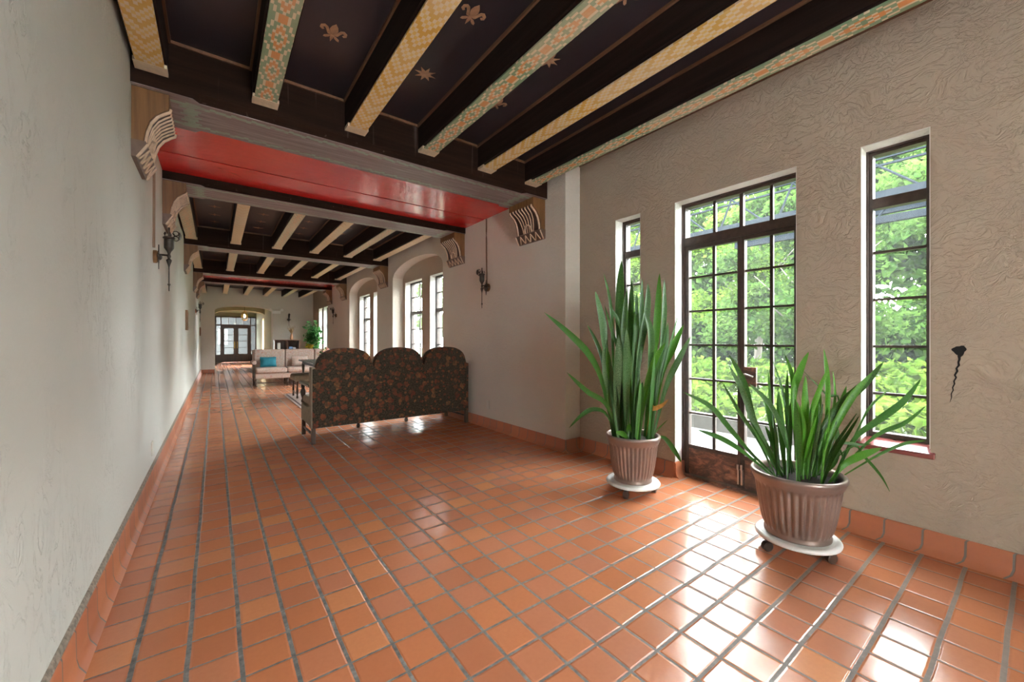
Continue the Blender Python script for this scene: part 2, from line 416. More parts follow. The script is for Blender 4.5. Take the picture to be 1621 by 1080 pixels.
M['panel'] = plain('dark_plum_ceiling_board', (.028, .021, .027), .38, var=.45, scale=1.6, bump=.25, bscale=14, stretch=(1, .4, 1))
M['trimw'] = mat_wood('brown_moulding', (.10, .045, .022), (.20, .10, .05), 'y', .5)
M['gsof'] = mat_girder_soffit()
M['cream'] = plain('cream_paint', (.66, .54, .38), .6, var=.12, scale=20, bump=.2)
M['goldp'] = plain('dull_gold_paint', (.36, .21, .12), .6, var=.2, scale=30)
M['corb'] = mat_wood('honey_brown_corbel_side', (.11, .046, .014), (.23, .11, .038), 'z', .45)
M['corbf'] = plain('carved_pinkish_cream', (.52, .36, .25), .5, var=.2, scale=25)
M['corbd'] = plain('dark_carved_groove', (.06, .03, .022), .6, var=.3, scale=30)
M['iron'] = plain('dark_bronze_iron', (.045, .035, .028), .42, metal=.7, var=.4, scale=40, bump=.4)
M['steel'] = plain('dark_brown_painted_steel', (.048, .030, .024), .45, var=.3, scale=30, bump=.2)
def mat_rust():
    t = NT('rusty_brown_kick_plate'); co = t.coord(); n = t.noise(t.scale(co, (1, 1, 1.8)), 9, 6, .7, .5)
    col = t.ramp(n.outputs['Fac'], [(.38, (.055, .032, .026)), (.5, (.11, .058, .042)), (.6, (.27, .12, .075)), (.72, (.36, .20, .14))])
    return t.done(col, .4, t.bump(n.outputs['Fac'], .3, .004))
M['rust'] = mat_rust()
M['bolt'] = plain('worn_silver_bolt', (.45, .42, .40), .3, metal=.9)
M['glass'] = mat_glass('window_glass', dust=.016)
M['sill'] = plain('glossy_maroon_sill', (.22, .06, .055), .22, var=.15, scale=12, coat=.4)
M['whitewood'] = plain('white_plastic', (.72, .68, .64), .4, var=.05, scale=12)
M['pot'] = plain('bronze_grey_pot_resin', (.27, .20, .17), .34, metal=.6, var=.12, scale=9, bump=.08)
M['soil'] = plain('potting_soil', (.03, .02, .014), .95, var=.5, scale=60, bump=1)
M['caster'] = plain('dark_brown_caster', (.05, .03, .022), .4, var=.3, scale=40)
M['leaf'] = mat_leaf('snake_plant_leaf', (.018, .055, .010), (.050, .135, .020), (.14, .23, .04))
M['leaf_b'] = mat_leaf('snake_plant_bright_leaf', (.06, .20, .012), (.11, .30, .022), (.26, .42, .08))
M['leaf_y'] = plain('withered_orange_leaf', (.62, .30, .06), .5, var=.2, scale=30)
M['leaf_s'] = mat_leaf('snake_plant_striped_leaf', (.035, .065, .03), (.13, .19, .09), (.14, .22, .09))
M['floral'] = mat_floral('dark_floral_tapestry', ((.018, .014, .010), (.042, .031, .021), (.075, .055, .036)), [(.12, .027, .017), (.17, .05, .022), (.13, .033, .02), (.20, .085, .032), (.10, .023, .016)], 9.0, .34)
M['beige'] = plain('beige_velvet', (.24, .19, .135), .85, var=.15, scale=20, bump=.3, bscale=200)
M['dwood'] = mat_wood('dark_oak_turned', (.03, .017, .011), (.075, .042, .026), 'z', .3)
M['pink'] = mat_floral('pale_rose_brocade', ((.42, .32, .28), (.52, .41, .36), (.60, .50, .44)), [(.45, .22, .18), (.55, .38, .3), (.38, .33, .24)], 12, .32)
M['teal'] = plain('teal_cushion_cloth', (.012, .19, .26), .7, var=.2, scale=10, bump=.4, bscale=40)
M['red'] = None
def mat_red():
    t = NT('glossy_red_paint'); co = t.coord()
    n = t.noise(co, 1.5, 4, .6); col = t.ramp(n.outputs['Fac'], [(.3, (.62, .018, .018)), (.7, (.74, .032, .03))])
    a = t.noise(t.scale(co, (1, 1.6, 1)), 3.2, 5, .62, .8)
    return t.done(col, .23, t.bump(a.outputs['Fac'], .7, .022), coat=.6, coat_rough=.12)
M['red'] = mat_red()

# ------------------------------------------------------------------ structure
def grid_wall(mb, ys, zs, holes, x0, x1):
    """solid wall between x0 and x1 with rectangular holes; one box per kept column band"""
    ys = sorted(set([q for h in holes for q in h[:2]] + ys)); zlo, zhi = zs
    for a, b in zip(ys[:-1], ys[1:]):
        hh = sorted([h[2:] for h in holes if h[0] < (a + b) / 2 < h[1]])
        z = zlo
        for h0, h1 in hh:
            if h0 > z + 1e-6: mb.box(x0, x1, a, b, z, h0)
            z = h1
        if z < zhi: mb.box(x0, x1, a, b, z, zhi)

MB().box(XL - .3, XO, Y0 - .3, 26.2, -.12, 0).build('floor', M['floor'])
fl = bpy.data.objects['floor']; struct(fl, 'glazed terracotta square tile floor running the whole length of the hall', 'floor')
MB().box(XL - .3, XO, Y0 - .3, YE, ZC, ZC + .15).build('ceiling', M['panel'])
ceil = bpy.data.objects['ceiling']; struct(ceil, 'dark plum painted ceiling boards between the beams', 'ceiling')
wl = MB().box(XL - .3, XL, Y0 - .3, YE + .01, 0, ZC).build('wall_left', M['plaster_l']); struct(wl, 'long blank cream plaster wall on the left of the hall', 'wall')

WH = [(-2.7, -1.7, .6, 2.4), (.388, .69, .56, 2.4), (1.03, 1.94, 0, 2.4), (2.29, 2.585, .56, 2.4),
      (6.04, 6.89, .5, 2.4), (7.25, 8.1, .5, 2.4), (9.3, 10.2, .5, 2.4), (10.52, 11.42, .5, 2.4),
      (15.2, 16.0, .5, 2.4), (16.2, 16.85, .5, 2.4)]
mb = MB(); grid_wall(mb, [Y0 - .3, YE + .3], (0, ZC), WH, XR, XO)
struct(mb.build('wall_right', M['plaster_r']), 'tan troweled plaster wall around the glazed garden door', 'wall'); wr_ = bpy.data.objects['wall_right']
mb = MB()
NICHE = [(5.93, 8.24), (9.25, 11.63)]
prev = YP
def arch_pts(a, b, zs, rise, n=20):
    c = (a + b) / 2; r = (b - a) / 2
    return [(c + r * math.cos(PI * k / n), zs + rise * (math.sin(PI * k / n) ** .9)) for k in range(n + 1)]   # from b side to a side
for a, b in NICHE:
    mb.box(XP, XR, prev, a, 0, ZC)
    ap = arch_pts(a, b, 2.44, .31)
    for p, q in zip(ap[:-1], ap[1:]):
        mb.prism([(q[0], q[1]), (p[0], p[1]), (p[0], ZC), (q[0], ZC)], XP, XR, 'x')
    prev = b
mb.box(XP, XR, prev, YP2, 0, ZC)
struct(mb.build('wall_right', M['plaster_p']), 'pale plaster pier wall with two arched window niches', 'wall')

# back wall behind the camera with an unseen window added to light the hall
mb = MB(); bx0, bx1, bz0, bz1 = .2, 1.1, .6, 2.4
mb.box(XL, bx0, Y0 - .3, Y0, 0, ZC); mb.box(bx1, XR, Y0 - .3, Y0, 0, ZC); mb.box(bx0, bx1, Y0 - .3, Y0, 0, bz0); mb.box(bx0, bx1, Y0 - .3, Y0, bz1, ZC)
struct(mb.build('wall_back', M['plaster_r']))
mb = MB()
for i in range(3): x = bx0 + .02 + (bx1 - bx0 - .04) * i / 2; mb.box(x - .02, x + .02, Y0 - .17, Y0 - .13, bz0, bz1)
for z in (.62, 1.2, 1.8, 2.38): mb.box(bx0, bx1, Y0 - .165, Y0 - .135, z - .015, z + .015)
w0 = mb.build('window_1', M['steel']); struct(w0)
MB().box(bx0, bx1, Y0 - .152, Y0 - .148, bz0, bz1).build('pane', M['glass'], w0)

# far wall with an arched opening into the entrance passage
PX0, PX1, YD = -.02, 1.78, 25.6
mb = MB(); mb.box(XL, PX0, YE, YE + .35, 0, ZC); mb.box(PX1, XR, YE, YE + .35, 0, ZC)
far_arch = arch_pts(PX0, PX1, 2.27, .19, 16)
for p, q in zip(far_arch[:-1], far_arch[1:]): mb.prism([(q[0], q[1]), (p[0], p[1]), (p[0], ZC), (q[0], ZC)], YE, YE + .35, 'y')
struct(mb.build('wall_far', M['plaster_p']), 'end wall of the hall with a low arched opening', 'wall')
mb = MB(); mb.box(PX0 - .2, PX0, YE + .35, YD + .2, 0, 2.8)
struct(mb.build('wall_passage_left', M['olive']))
mb = MB(); grid_wall(mb, [YE + .35, YD + .2], (0, 2.8), [(21.4, 22.2, 0, 2.2)], PX1, PX1 + .2)  # side opening added to let daylight into the passage
struct(mb.build('wall_passage_right', M['olive']))
mb = MB(); mb.box(PX0, PX1, YE + .35, YD + .2, 2.62, 2.8)
for p, q in zip(far_arch[:-1], far_arch[1:]):
    mb.prism([(q[0], q[1] + .02), (p[0], p[1] + .02), (p[0], 2.65), (q[0], 2.65)], 21.0, 21.4, 'y')
mb.box(PX0, PX1, YD + .01, YD + .19, 2.42, 2.62)
struct(mb.build('ceiling_passage', M['olive']))

# ------------------------------------------------------------------ baseboards
def base_prof(sign, x, h):      # cove tile profile, points (x,z) ; sign = +1 when the room lies toward +x
    s = sign
    return [(x, 0), (x + s * .052, 0), (x + s * .045, .006), (x + s * .03, .018), (x + s * .022, .045), (x + s * .020, h - .008), (x + s * .014, h), (x, h)]
mb = MB(); mb.prism(base_prof(1, XL - .004, .15), Y0, YE, 'y')
bl = mb.build('baseboard_left', M['base'], smooth=True, angle=50); struct(bl)
mb = MB().prism([(XL, .145), (XL + .012, .15), (XL + .006, .168), (XL, .175)], Y0, YE, 'y'); mb.build('mortar_line', M['mortar'], bl)
mb = MB()
for x, a, b in [(XR, Y0, 1.03), (XR, 1.94, YP + .0), (XP, YP - .02, YP2 + .02), (XR, YP2, YE)]:
    pp = [(p[0], p[1]) for p in base_prof(-1, x + .006, .13)]
    mb.prism(pp, a, b, 'y')
for y, x0, x1, s in [(YP, XP, XR, -1), (1.94, XR, XF - .01, -1), (1.03, XR, XF - .01, 1)]:
    mb.prism([(y + s * (p[0]), p[1]) for p in base_prof(1, 0, .13)], x0 - .016, x1, 'x')
br = mb.build('baseboard_right', M['base'], smooth=True, angle=50); struct(br)
mb = MB().prism([(XL, 0), (PX0 + .0, 0), (PX0, .13), (XL, .13)], YE - .02, YE, 'y'); mb.prism([(PX1, 0), (XR, 0), (XR, .13), (PX1, .13)], YE - .02, YE, 'y')
struct(mb.build('baseboard_far', M['base']))

# ------------------------------------------------------------------ windows and door of the right wall
def make_window(idx, y0, y1, z0, z1, bars, transom, muntins, sill=None, label=None, fw=.032):
    root = empty('window_%d' % idx, (XF, (y0 + y1) / 2, z0)); struct(root, label, 'window' if label else None)
    def loc(o): o.matrix_parent_inverse = Matrix.Translation((-XF, -(y0 + y1) / 2, -z0)); return o
    m = MB()
    m.box(XF - .012, XF + .05, y0, y0 + fw, z0, z1); m.box(XF - .012, XF + .05, y1 - fw, y1, z0, z1)
    m.box(XF - .012, XF + .05, y0 + fw, y1 - fw, z1 - fw, z1); m.box(XF - .012, XF + .05, y0 + fw, y1 - fw, z0, z0 + fw)
    m.box(XF - .03, XF - .012, y1 - .014, y1, z0, z1); m.box(XF - .03, XF - .012, y0, y1, z1 - .014, z1)
    for t in transom: m.box(XF - .014, XF + .045, y0 + fw, y1 - fw, t - .032, t + .032)
    loc(m.build('window_frame', M['steel'], root))
    m = MB()
    for b in bars: m.box(XF, XF + .026, y0 + fw, y1 - fw, b - .008, b + .008)
    for q in muntins: m.box(XF, XF + .026, q - .009, q + .009, z0 + fw, z1 - fw)
    loc(m.build('glazing_bars', M['steel'], root))
    loc(MB().box(XF + .012, XF + .016, y0 + fw, y1 - fw, z0 + fw, z1 - fw).build('glass_pane', M['glass'], root))
    if z1 == 2.4 and y0 > -1:
        m = MB(); e = .004
        m.box(XR + .001, XF - .012, y0 - .0, y0 + e, z0, z1); m.box(XR + .001, XF - .012, y1 - e, y1, z0, z1); m.box(XR + .001, XF - .012, y0 + e, y1 - e, z1 - e, z1)
        loc(m.build('reveal_lining', M['white_pl'], root))
    if sill:
        m = MB().prism([(XR - .028, z0 - .052), (XF + .0, z0 - .052), (XF + .0, z0 + .004), (XR + .0, z0 - .018), (XR - .028, z0 - .024)], y0 - (.02 if sill > 1 else 0), y1 + (.02 if sill > 1 else 0), 'y')
        loc(m.build('window_sill', M['sill'], root, bevel=.005))
    return root
BZ = [.86, 1.158, 1.454, 1.752]
make_window(2, .388, .69, .585, 2.4, BZ, [2.06], [], 2, 'narrow steel window right of the glazed door, above the maroon sill')
make_window(3, 2.29, 2.585, .585, 2.4, BZ, [2.06], [], 1, 'narrow steel window left of the glazed door, behind the tall snake plant')
k = 4
names = ['nearer steel casement in the nearer arched niche', 'farther steel casement in the nearer arched niche', 'nearer steel casement in the farther arched niche', 'farther steel casement in the farther arched niche', 'nearer casement behind the leafy tree at the hall end', 'casement at the hall end beside the leafy tree']
for nm, (y0, y1, z0, z1) in zip(names, WH[4:]):
    make_window(k, y0, y1, z0, z1, [.8, 1.11, 1.42, 2.09], [1.76], [(y0 + y1) / 2], 0, nm); k += 1
make_window(k, -2.7, -1.7, .6, 2.4, [.86, 1.16, 1.45, 1.75], [2.06], [-2.2])  # unseen extra window behind the camera, added to light the hall

# glazed door
dr = empty('door_1', (XF, 1.485, 0)); struct(dr, 'dark steel framed glazed garden door with small panes', 'door')
def dl(o): o.matrix_parent_inverse = Matrix.Translation((-XF, -1.485, 0)); return o
m = MB(); ya, yb = 1.03, 1.94
m.box(XF - .02, XF + .06, ya, ya + .03, .0, 2.4); m.box(XF - .02, XF + .06, yb - .03, yb, .0, 2.4); m.box(XF - .02, XF + .06, ya + .03, yb - .03, 2.365, 2.4)
m.box(XF - .035, XF - .02, yb - .014, yb, 0, 2.4); m.box(XF - .035, XF - .02, ya, yb, 2.386, 2.4)
dl(m.build('door_frame', M['steel'], dr))
m = MB(); m.box(XR + .001, XF - .02, yb - .004, yb, .131, 2.4); m.box(XR + .001, XF - .02, ya, ya + .004, .131, 2.4); m.box(XR + .001, XF - .02, ya + .004, yb - .004, 2.396, 2.4); dl(m.build('reveal_lining', M['white_pl'], dr))
m = MB().box(XF - .02, XF + .05, ya + .03, yb - .03, 2.022, 2.098); dl(m.build('transom_bar', M['steel'], dr))
m = MB()
for q in (1.665, 1.237): m.box(XF, XF + .026, q - .011, q + .011, 2.098, 2.365)
m.box(XF - .005, XF + .03, 1.435, 1.463, 2.098, 2.365)
dl(m.build('transom_bars', M['steel'], dr))
dl(MB().box(XF + .012, XF + .016, ya + .03, yb - .03, 2.098, 2.365).build('transom_glass', M['glass'], dr))
for nm, (a, b, mu) in {'door_leaf': (1.449, yb - .03, 1.67), 'door_leaf ': (ya + .03, 1.449, 1.237)}.items():
    m = MB(); sw = .026
    m.box(XF - .012, XF + .035, a + .002, a + sw, .02, 2.02); m.box(XF - .012, XF + .035, b - sw, b - .002, .02, 2.02)
    m.box(XF - .012, XF + .035, a + sw, b - sw, 1.99, 2.02); m.box(XF - .012, XF + .035, a + sw, b - sw, .25, .28)
    for z in (.557, .857, 1.155, 1.45, 1.745): m.box(XF, XF + .026, a + sw, b - sw, z - .008, z + .008)
    m.box(XF + .001, XF + .025, mu - .011, mu + .011, .28, 1.99)
    lf = dl(m.build('door_leaf', M['steel'], dr))
    k2 = MB().box(XF - .006, XF + .03, a + sw, b - sw, .025, .25).build('kick_plate', M['rust'], lf)
    k2.matrix_parent_inverse = lf.matrix_world.inverted() if False else Matrix.Identity(4)
    MB().box(XF + .011, XF + .015, a + sw, b - sw, .28, 1.99).build('glass_pane', M['glass'], lf)
    if a > 1.4:
        for yy in (1.463,):
            m = MB(); m.box(XF - .03, XF - .012, yy - .006, yy + .006, .05, .17); m.tube([(XF - .035, yy, .17), (XF - .035, yy, .21)], .009); m.build('slide_bolt', M['bolt'], lf)
    else:
        m = MB(); m.box(XF - .02, XF + .0, 1.335, 1.425, .835, .985); m.build('lock_plate', M['rust'], lf)
        m = MB(); m.tube([(XF - .02, 1.415, .93), (XF - .05, 1.413, .93), (XF - .052, 1.40, .93), (XF - .05, 1.345, .915)], .006); m.build('lever_handle', plain('brushed_nickel', (.5, .48, .46), .3, metal=.9), lf)
        m = MB(); m.box(XF - .03, XF - .012, 1.431, 1.443, .05, .17); m.tube([(XF - .035, 1.437, .17), (XF - .035, 1.437, .21)], .009); m.build('slide_bolt', M['bolt'], lf)
m = MB().box(XF - .05, XO + .05, ya, yb, .0, .02); dl(m.build('threshold', M['rust'], dr))

# ------------------------------------------------------------------ damage on the right wall
m = MB(); pts = []
for k in range(24):
    w = 2 * PI * k / 24; rr = 1 + .12 * math.sin(3 * w + 1) + .07 * math.sin(7 * w)
    yy = .279 + .026 * rr * math.cos(w); zz = 1.142 + (.026 if math.sin(w) > 0 else .036) * rr * math.sin(w)
    if math.sin(w) < -.2: yy = .279 + (yy - .279) * (1 + .55 * math.sin(w))
    pts.append((yy, zz))
m.prism(pts, XR - .003, XR + .01, 'x')
path = [(.281, 1.115, .006), (.279, 1.095, .0045), (.283, 1.078, .004), (.281, 1.062, .0045), (.290, 1.045, .004), (.287, 1.03, .0045), (.296, 1.008, .004), (.291, .995, .0035), (.299, .975, .003), (.297, .96, .003), (.304, .94, .0025), (.302, .925, .0022), (.309, .905, .002), (.308, .885, .0018), (.314, .858, .0006)]
for (a, z, r), (b, z2, r2) in zip(path[:-1], path[1:]): m.prism([(a - r, z), (b - r2, z2), (b + r2, z2), (a + r, z)], XR - .0015, XR + .01, 'x')
ck = m.build('wall_crack', plain('black_hole', (.006, .005, .005), .9), wr_)
for x, y, s in [(XL, 4.388, 1), (XP, 4.569, -1)]:
    m = MB().box(min(x, x + s * .008), max(x, x + s * .008), y - .035, y + .035, .25, .365)
    o = m.build('electrical_outlet', plain('painted_cover', (.60, .57, .5), .5), None, bevel=.002)
    tag(o, 'cream painted outlet cover low on the ' + ('left wall' if s > 0 else 'right pier beside the floral sofa'), 'outlet')

# ------------------------------------------------------------------ ceiling timbers
ORD = ['first', 'second', 'third', 'fourth', 'fifth', 'sixth']
gmid = (XL + XP) / 2
glabel = ['dark girder with worn green stepped border nearest the camera', 'second dark girder from the camera, behind the near red panel', 'third dark girder from the camera, over the wall between the two niches', 'fourth dark girder from the camera, before the far red panel', 'fifth dark girder from the camera, behind the far red panel']
for gi, (a, b) in enumerate(GY):
    L = (XP - XL) / 2; D = (b - a) / 2; yc = (a + b) / 2
    xe = L + (.21 if gi == 4 else 0)
    m = MB(); secs = [(-L, 0), (-L + .30, 0), (-L + .335, .045), (L - .335, .045), (L - .30, 0), (L, 0)]
    hz = ZC - ZG; vs = []; fs = []
    for x, c in secs: vs += [(x, -D, c), (x, -D + c + .0005, 0), (x, D - .0005 - c, 0), (x, D, c), (x, D, hz), (x, -D, hz)]
    for i in range(5):
        for k in range(6): fs.append((i * 6 + k, i * 6 + (k + 1) % 6, (i + 1) * 6 + (k + 1) % 6, (i + 1) * 6 + k))
    fs.append((0, 1, 2, 3, 4, 5)); fs.append(tuple(30 + k for k in (5, 4, 3, 2, 1, 0)))
    m.add(vs, fs)
    g = m.build('ceiling_girder', M['darkx'], loc=(gmid, yc, ZG)); tag(g, glabel[gi], 'beam', 'girders across the hall')
    vs = []; fs = []
    for x, c in secs: vs += [(x, -D + c, -.004), (x, D - c, -.004), (x, D - c, .0), (x, -D + c, .0)]
    for i in range(5):
        for k in range(4): fs.append((i * 4 + k, i * 4 + (k + 1) % 4, (i + 1) * 4 + (k + 1) % 4, (i + 1) * 4 + k))
    MB().add(vs, fs).build('painted_soffit', M['gsof'], g)
JX = [-.32, .285, .91, 1.535, 2.16, 2.755]
bays = [(Y0, 3.36, 'near'), (5.68, 8.515, 'middle'), (8.97, 11.91, 'next'), (14.14, YE, 'far')]
bl_ = ['the bay nearest the camera', 'the second joist bay from the camera', 'the third joist bay from the camera', 'the bay before the end wall']
for bi, (a, b, nm) in enumerate(bays):
    Lh = (b - a) / 2; yc = (a + b) / 2; meshes = {}
    for ji, x in enumerate(JX):
        kind = 'sof_y' if (ji + bi) % 2 == 0 else 'sof_g'
        if bi == 0:
            word = 'yellow and cream' if kind == 'sof_y' else 'green and orange'
        else: word = 'pale worn'
        m = MB(); m.box(-.062, .062, -Lh, Lh, .012, ZC - ZJ); m.box(-.078, .078, -Lh, Lh, .03, ZC - ZJ)
        jo = m.build('ceiling_joist', M['dark'], loc=(x, yc, ZJ))
        tag(jo, '%s painted joist, %s from the left in %s' % (word, ORD[ji], bl_[bi]), 'beam', 'joists in ' + bl_[bi])
        MB().box(-.068, .068, -Lh, Lh, 0, .012).build('painted_soffit', M[kind + ('2' if bi else '')], jo)
        for s in ((1, -1) if bi else (1,)):
            y0_, y1_ = sorted((s * Lh, s * (Lh - .10)))
            MB().box(-.079, .079, y0_, y1_, -.0015, .022).build('end_plate', M['cream'], jo)
# mouldings where ceiling boards meet timbers
mt = 0
for bi, (a, b, nm) in enumerate(bays[:3]):
    m = MB(); t_ = .014
    for s, e in zip([XL] + JX, JX + [XP if bi else XR]):
        x0 = s + (.078 if s != XL else 0); x1 = e - (.078 if e in JX else 0)
        if x1 - x0 < .15: continue
        m.box(x0, x1, b - t_, b, ZC - .02, ZC - .0005); m.box(x0, x0 + t_, a, b - t_, ZC - .02, ZC - .0005); m.box(x1 - t_, x1, a, b - t_, ZC - .02, ZC - .0005)
        if bi: m.box(x0 + t_, x1 - t_, a, a + t_, ZC - .02, ZC - .0005)
    mt += 1; struct(m.build('trim_%d' % mt, M['trimw']))
# red soffits
for (a, b, lab) in [(3.88, 5.19, 'near glossy red ceiling panel with a dark joint between first two girders'), (12.36, 13.68, 'far glossy red ceiling panel between fourth and fifth girders')]:
    m = MB(); mid = (a + b) / 2 + .13
    root = empty('red_ceiling_panel', ((XL + XP) / 2, (a + b) / 2, 2.87)); tag(root, lab, 'ceiling panel')
    for y0, y1 in ((a, mid - .013), (mid + .013, b)):
        MB().box(XL, XP, y0, y1, 2.87, 2.89).build('board', M['red'], root).matrix_parent_inverse = Matrix.Translation((-(XL + XP) / 2, -(a + b) / 2, -2.87))
    MB().box(XL, XP, mid - .013, mid + .013, 2.878, 2.89).build('joint', plain('dark_red_joint', (.08, .004, .004), .6), root).matrix_parent_inverse = Matrix.Translation((-(XL + XP) / 2, -(a + b) / 2, -2.87))
# painted motifs on the boards
def star(n=8, R=.07, r=.03): return [((R if k % 2 == 0 else r) * math.cos(PI * k / n), (R if k % 2 == 0 else r) * math.sin(PI * k / n)) for k in range(2 * n)]
def fleur_mb():
    m = MB(); z0, z1 = -.002, 0
    pet = [(0, .10), (.018, .072), (.025, .045), (.017, .018), (.008, .002), (-.008, .002), (-.017, .018), (-.025, .045), (-.018, .072)]
    m.prism(pet, z0, z1, 'z')
    for s in (1, -1):
        m.prism([(s * p[0], p[1]) for p in [(.010, .0), (.024, .030), (.036, .056), (.056, .066), (.076, .050), (.078, .024), (.062, .012), (.052, .022), (.062, .034), (.052, .044), (.042, .028), (.030, -.002)]], z0, z1, 'z')
        m.prism([(s * p[0], p[1]) for p in [(.006, -.008), (.026, -.014), (.044, -.030), (.046, -.046), (.032, -.044), (.016, -.030)]], z0, z1, 'z')
    m.box(-.026, .026, -.005, .005, z0, z1)
    m.prism([(-.008, -.007), (.008, -.007), (.01, -.03), (0, -.07), (-.01, -.03)], z0, z1, 'z')
    return m
GX = [(.59 - .0), 1.215, 1.84, 2.45]; MX = [-.01, .59, 1.215, 1.835, 2.45]
for ci, x in enumerate(MX):
    for yi, y in enumerate([2.68, 2.04, 1.4, .76]):
        if (ci + yi) % 2 == 1:
            o = fleur_mb().build('fleur_de_lis', M['goldp'], ceil)
        else:
            o = MB().prism(star(8, .078, .034), -.002, 0, 'z').build('star', M['goldp'], ceil)
        o.location = (x, y, ZC); o.rotation_euler = (0, 0, PI)
    for y in (6.25, 6.7, 7.16, 7.62, 8.07, 9.5, 10.1, 10.7, 11.3):
        o = MB().prism(star(4, .075, .02), -.002, 0, 'z').build('star', M['goldp'], ceil); o.location = (x, y, ZC)

# corbels: profile built for a wall at x=0 with the room toward +x
def make_corbel():
    root = empty('corbel')
    W2 = .225
    # inner body, wood sides
    cav = [(.18, .08), (.177, .098), (.150, .118), (.115, .150), (.085, .200), (.066, .265), (.056, .335)]   # (out, drop)
    prof = [(0, 0), (.18, 0)] + [(o_, -d) for o_, d in cav] + [(.056, -.34), (.03, -.39), (.0, -.43)]
    m = MB().prism(prof, -W2, W2, 'y'); m.build('side_boards', M['corb'], root, bevel=.003)
    # carved front: ribs following the cove
    m = MB(); n = 8
    for k in range(n):
        yk = -W2 + .03 + (2 * W2 - .06) * k / (n - 1)
        for (o0, d0), (o1, d1) in zip(cav[:-1], cav[1:]):
            pass
        rr = .012 if k in (0, n - 1) else .0075
        conv = lambda d: 1 - .38 * max(0, (d - .08) / .26) if k not in (0, n - 1) else 1
        m.tube([(o_ + .004, yk * conv(d), -d) for o_, d in cav], rr, 6)
    # small arch at the foot
    m.tube([(.066 + .02 * math.sin(PI * q / 8), .065 * math.cos(PI * q / 8), -.335 + .085 * math.sin(PI * q / 8)) for q in range(9)], .010, 6)
    m.build('carved_ribs', M['corbf'], root, smooth=True)
    vs = []; 
    m = MB().prism([(o_ + .003, -d) for o_, d in cav] + [(.04, -.335), (.04, -.2), (.08, -.08)], -W2 + .02, W2 - .02, 'y'); m.build('groove_ground', M['corbd'], root)
    # tilted foot with zigzag
    foot = [(.068, -.335), (.074, -.348), (.022, -.442), (.0, -.442), (.0, -.335)]
    m = MB().prism(foot, -W2 - .004, W2 + .004, 'y'); m.build('foot_block', plain('corbel_foot', (.13, .075, .052), .5, var=.2, scale=20), root)
    p0 = Vector((.075, 0, -.350)); p1 = Vector((.024, 0, -.441)); nrm = Vector((.09, 0, -.07)).normalized() * .007
    m = MB(); nz = 4
    for i in range(nz):
        c = -W2 + .04 + (2 * W2 - .08) * (i + .5) / nz; hw = (W2 - .04) / nz
        for s in (-1, 1):
            a = p0.lerp(p1, .08) + Vector((0, c, 0)); b = p0.lerp(p1, .92) + Vector((0, c + s * hw * .9, 0))
            m.tube([a + nrm * .6, b + nrm * .6], .007, 5)
    for y in (-W2, W2): m.tube([p0 + Vector((0, y, 0)) + nrm * .4, p1 + Vector((0, y, 0)) + nrm * .4], .008, 5)
    m.build('zigzag_carving', M['corbf'], root)
    return root
cb = make_corbel(); first = True
gname = ['first girder', 'second girder', 'third girder', 'fourth girder', 'fifth girder']
for gi, (a, b) in enumerate(GY):
    yc = (a + b) / 2
    for s, x in ((0, XL), (1, XP)):
        o = cb if first else copy_tree(cb); first = False
        o.location = (x, yc, ZG - .004); o.rotation_euler = (0, 0, PI if s else 0)
        tag(o, 'carved wooden corbel on the %s under the %s from the camera' % ('right wall' if s else 'left wall', gname[gi]), 'corbel', 'corbels under the girders')

# ------------------------------------------------------------------ wall sconces
def make_sconce():
    r = empty('wall_sconce')           # wall at x=0, room toward +x, origin at plate centre
    MB().lathe([(.055, 0), (.055, .02), (.045, .03)], 20, (0, 0, 0), axis='x').build('wooden_mount', M['corb'], r, smooth=True)
    m = MB(); st = []
    for k in range(24):
        w = 2 * PI * k / 24; R_ = (.105 if k % 6 == 0 else .055 if k % 2 == 0 else .045); st.append((R_ * math.cos(w), R_ * math.sin(w)))
    m.prism(st, .030, .037, 'x'); m.lathe([(.03, .037), (.022, .05), (.01, .056)], 12, axis='x'); m.build('back_plate', M['iron'], r)
    MB().tube([(.04, 0, .02), (.10, 0, .02)], .008).build('arm', M['iron'], r, smooth=True)
    m = MB().lathe([(.0, -.29), (.004, -.285), (.004, -.24), (.010, -.235), (.010, -.225), (.005, -.22), (.005, -.08), (.009, -.06), (.018, -.03), (.02, -.02), (.008, -.005), (.014, .01), (.01, .03)], 10, (.10, 0, 0))
    m.build('spike', M['iron'], r, smooth=True)
    m = MB().lathe([(.008, .03), (.014, .05), (.032, .08), (.034, .09), (.034, .16), (.042, .165), (.042, .175), (.034, .18), (.03, .175)], 10, (.10, 0, 0))
    for k in range(5):
        w = 2 * PI * k / 5; m.tube([(.10 + .03 * math.cos(w), .03 * math.sin(w), .17), (.10 + .036 * math.cos(w), .036 * math.sin(w), .20), (.10 + .028 * math.cos(w), .028 * math.sin(w), .215)], .005, 6)
    m.tube([(.10, 0, .17), (.10, 0, .26)], .007, 8); m.build('torch_cup', M['iron'], r, smooth=True)
    m = MB()
    for cz in (.17, .215):
        m.tube([(.145 + .02 * math.cos(2 * PI * q / 10), 0, cz + .02 * math.sin(2 * PI * q / 10)) for q in range(11)], .004, 6)
    m.lathe([(.03, 0), (.036, .006), (.01, .018)], 12, (.165, 0, .195), axis='x'); m.build('scroll_ornament', M['iron'], r)
    return r
s0 = make_sconce()
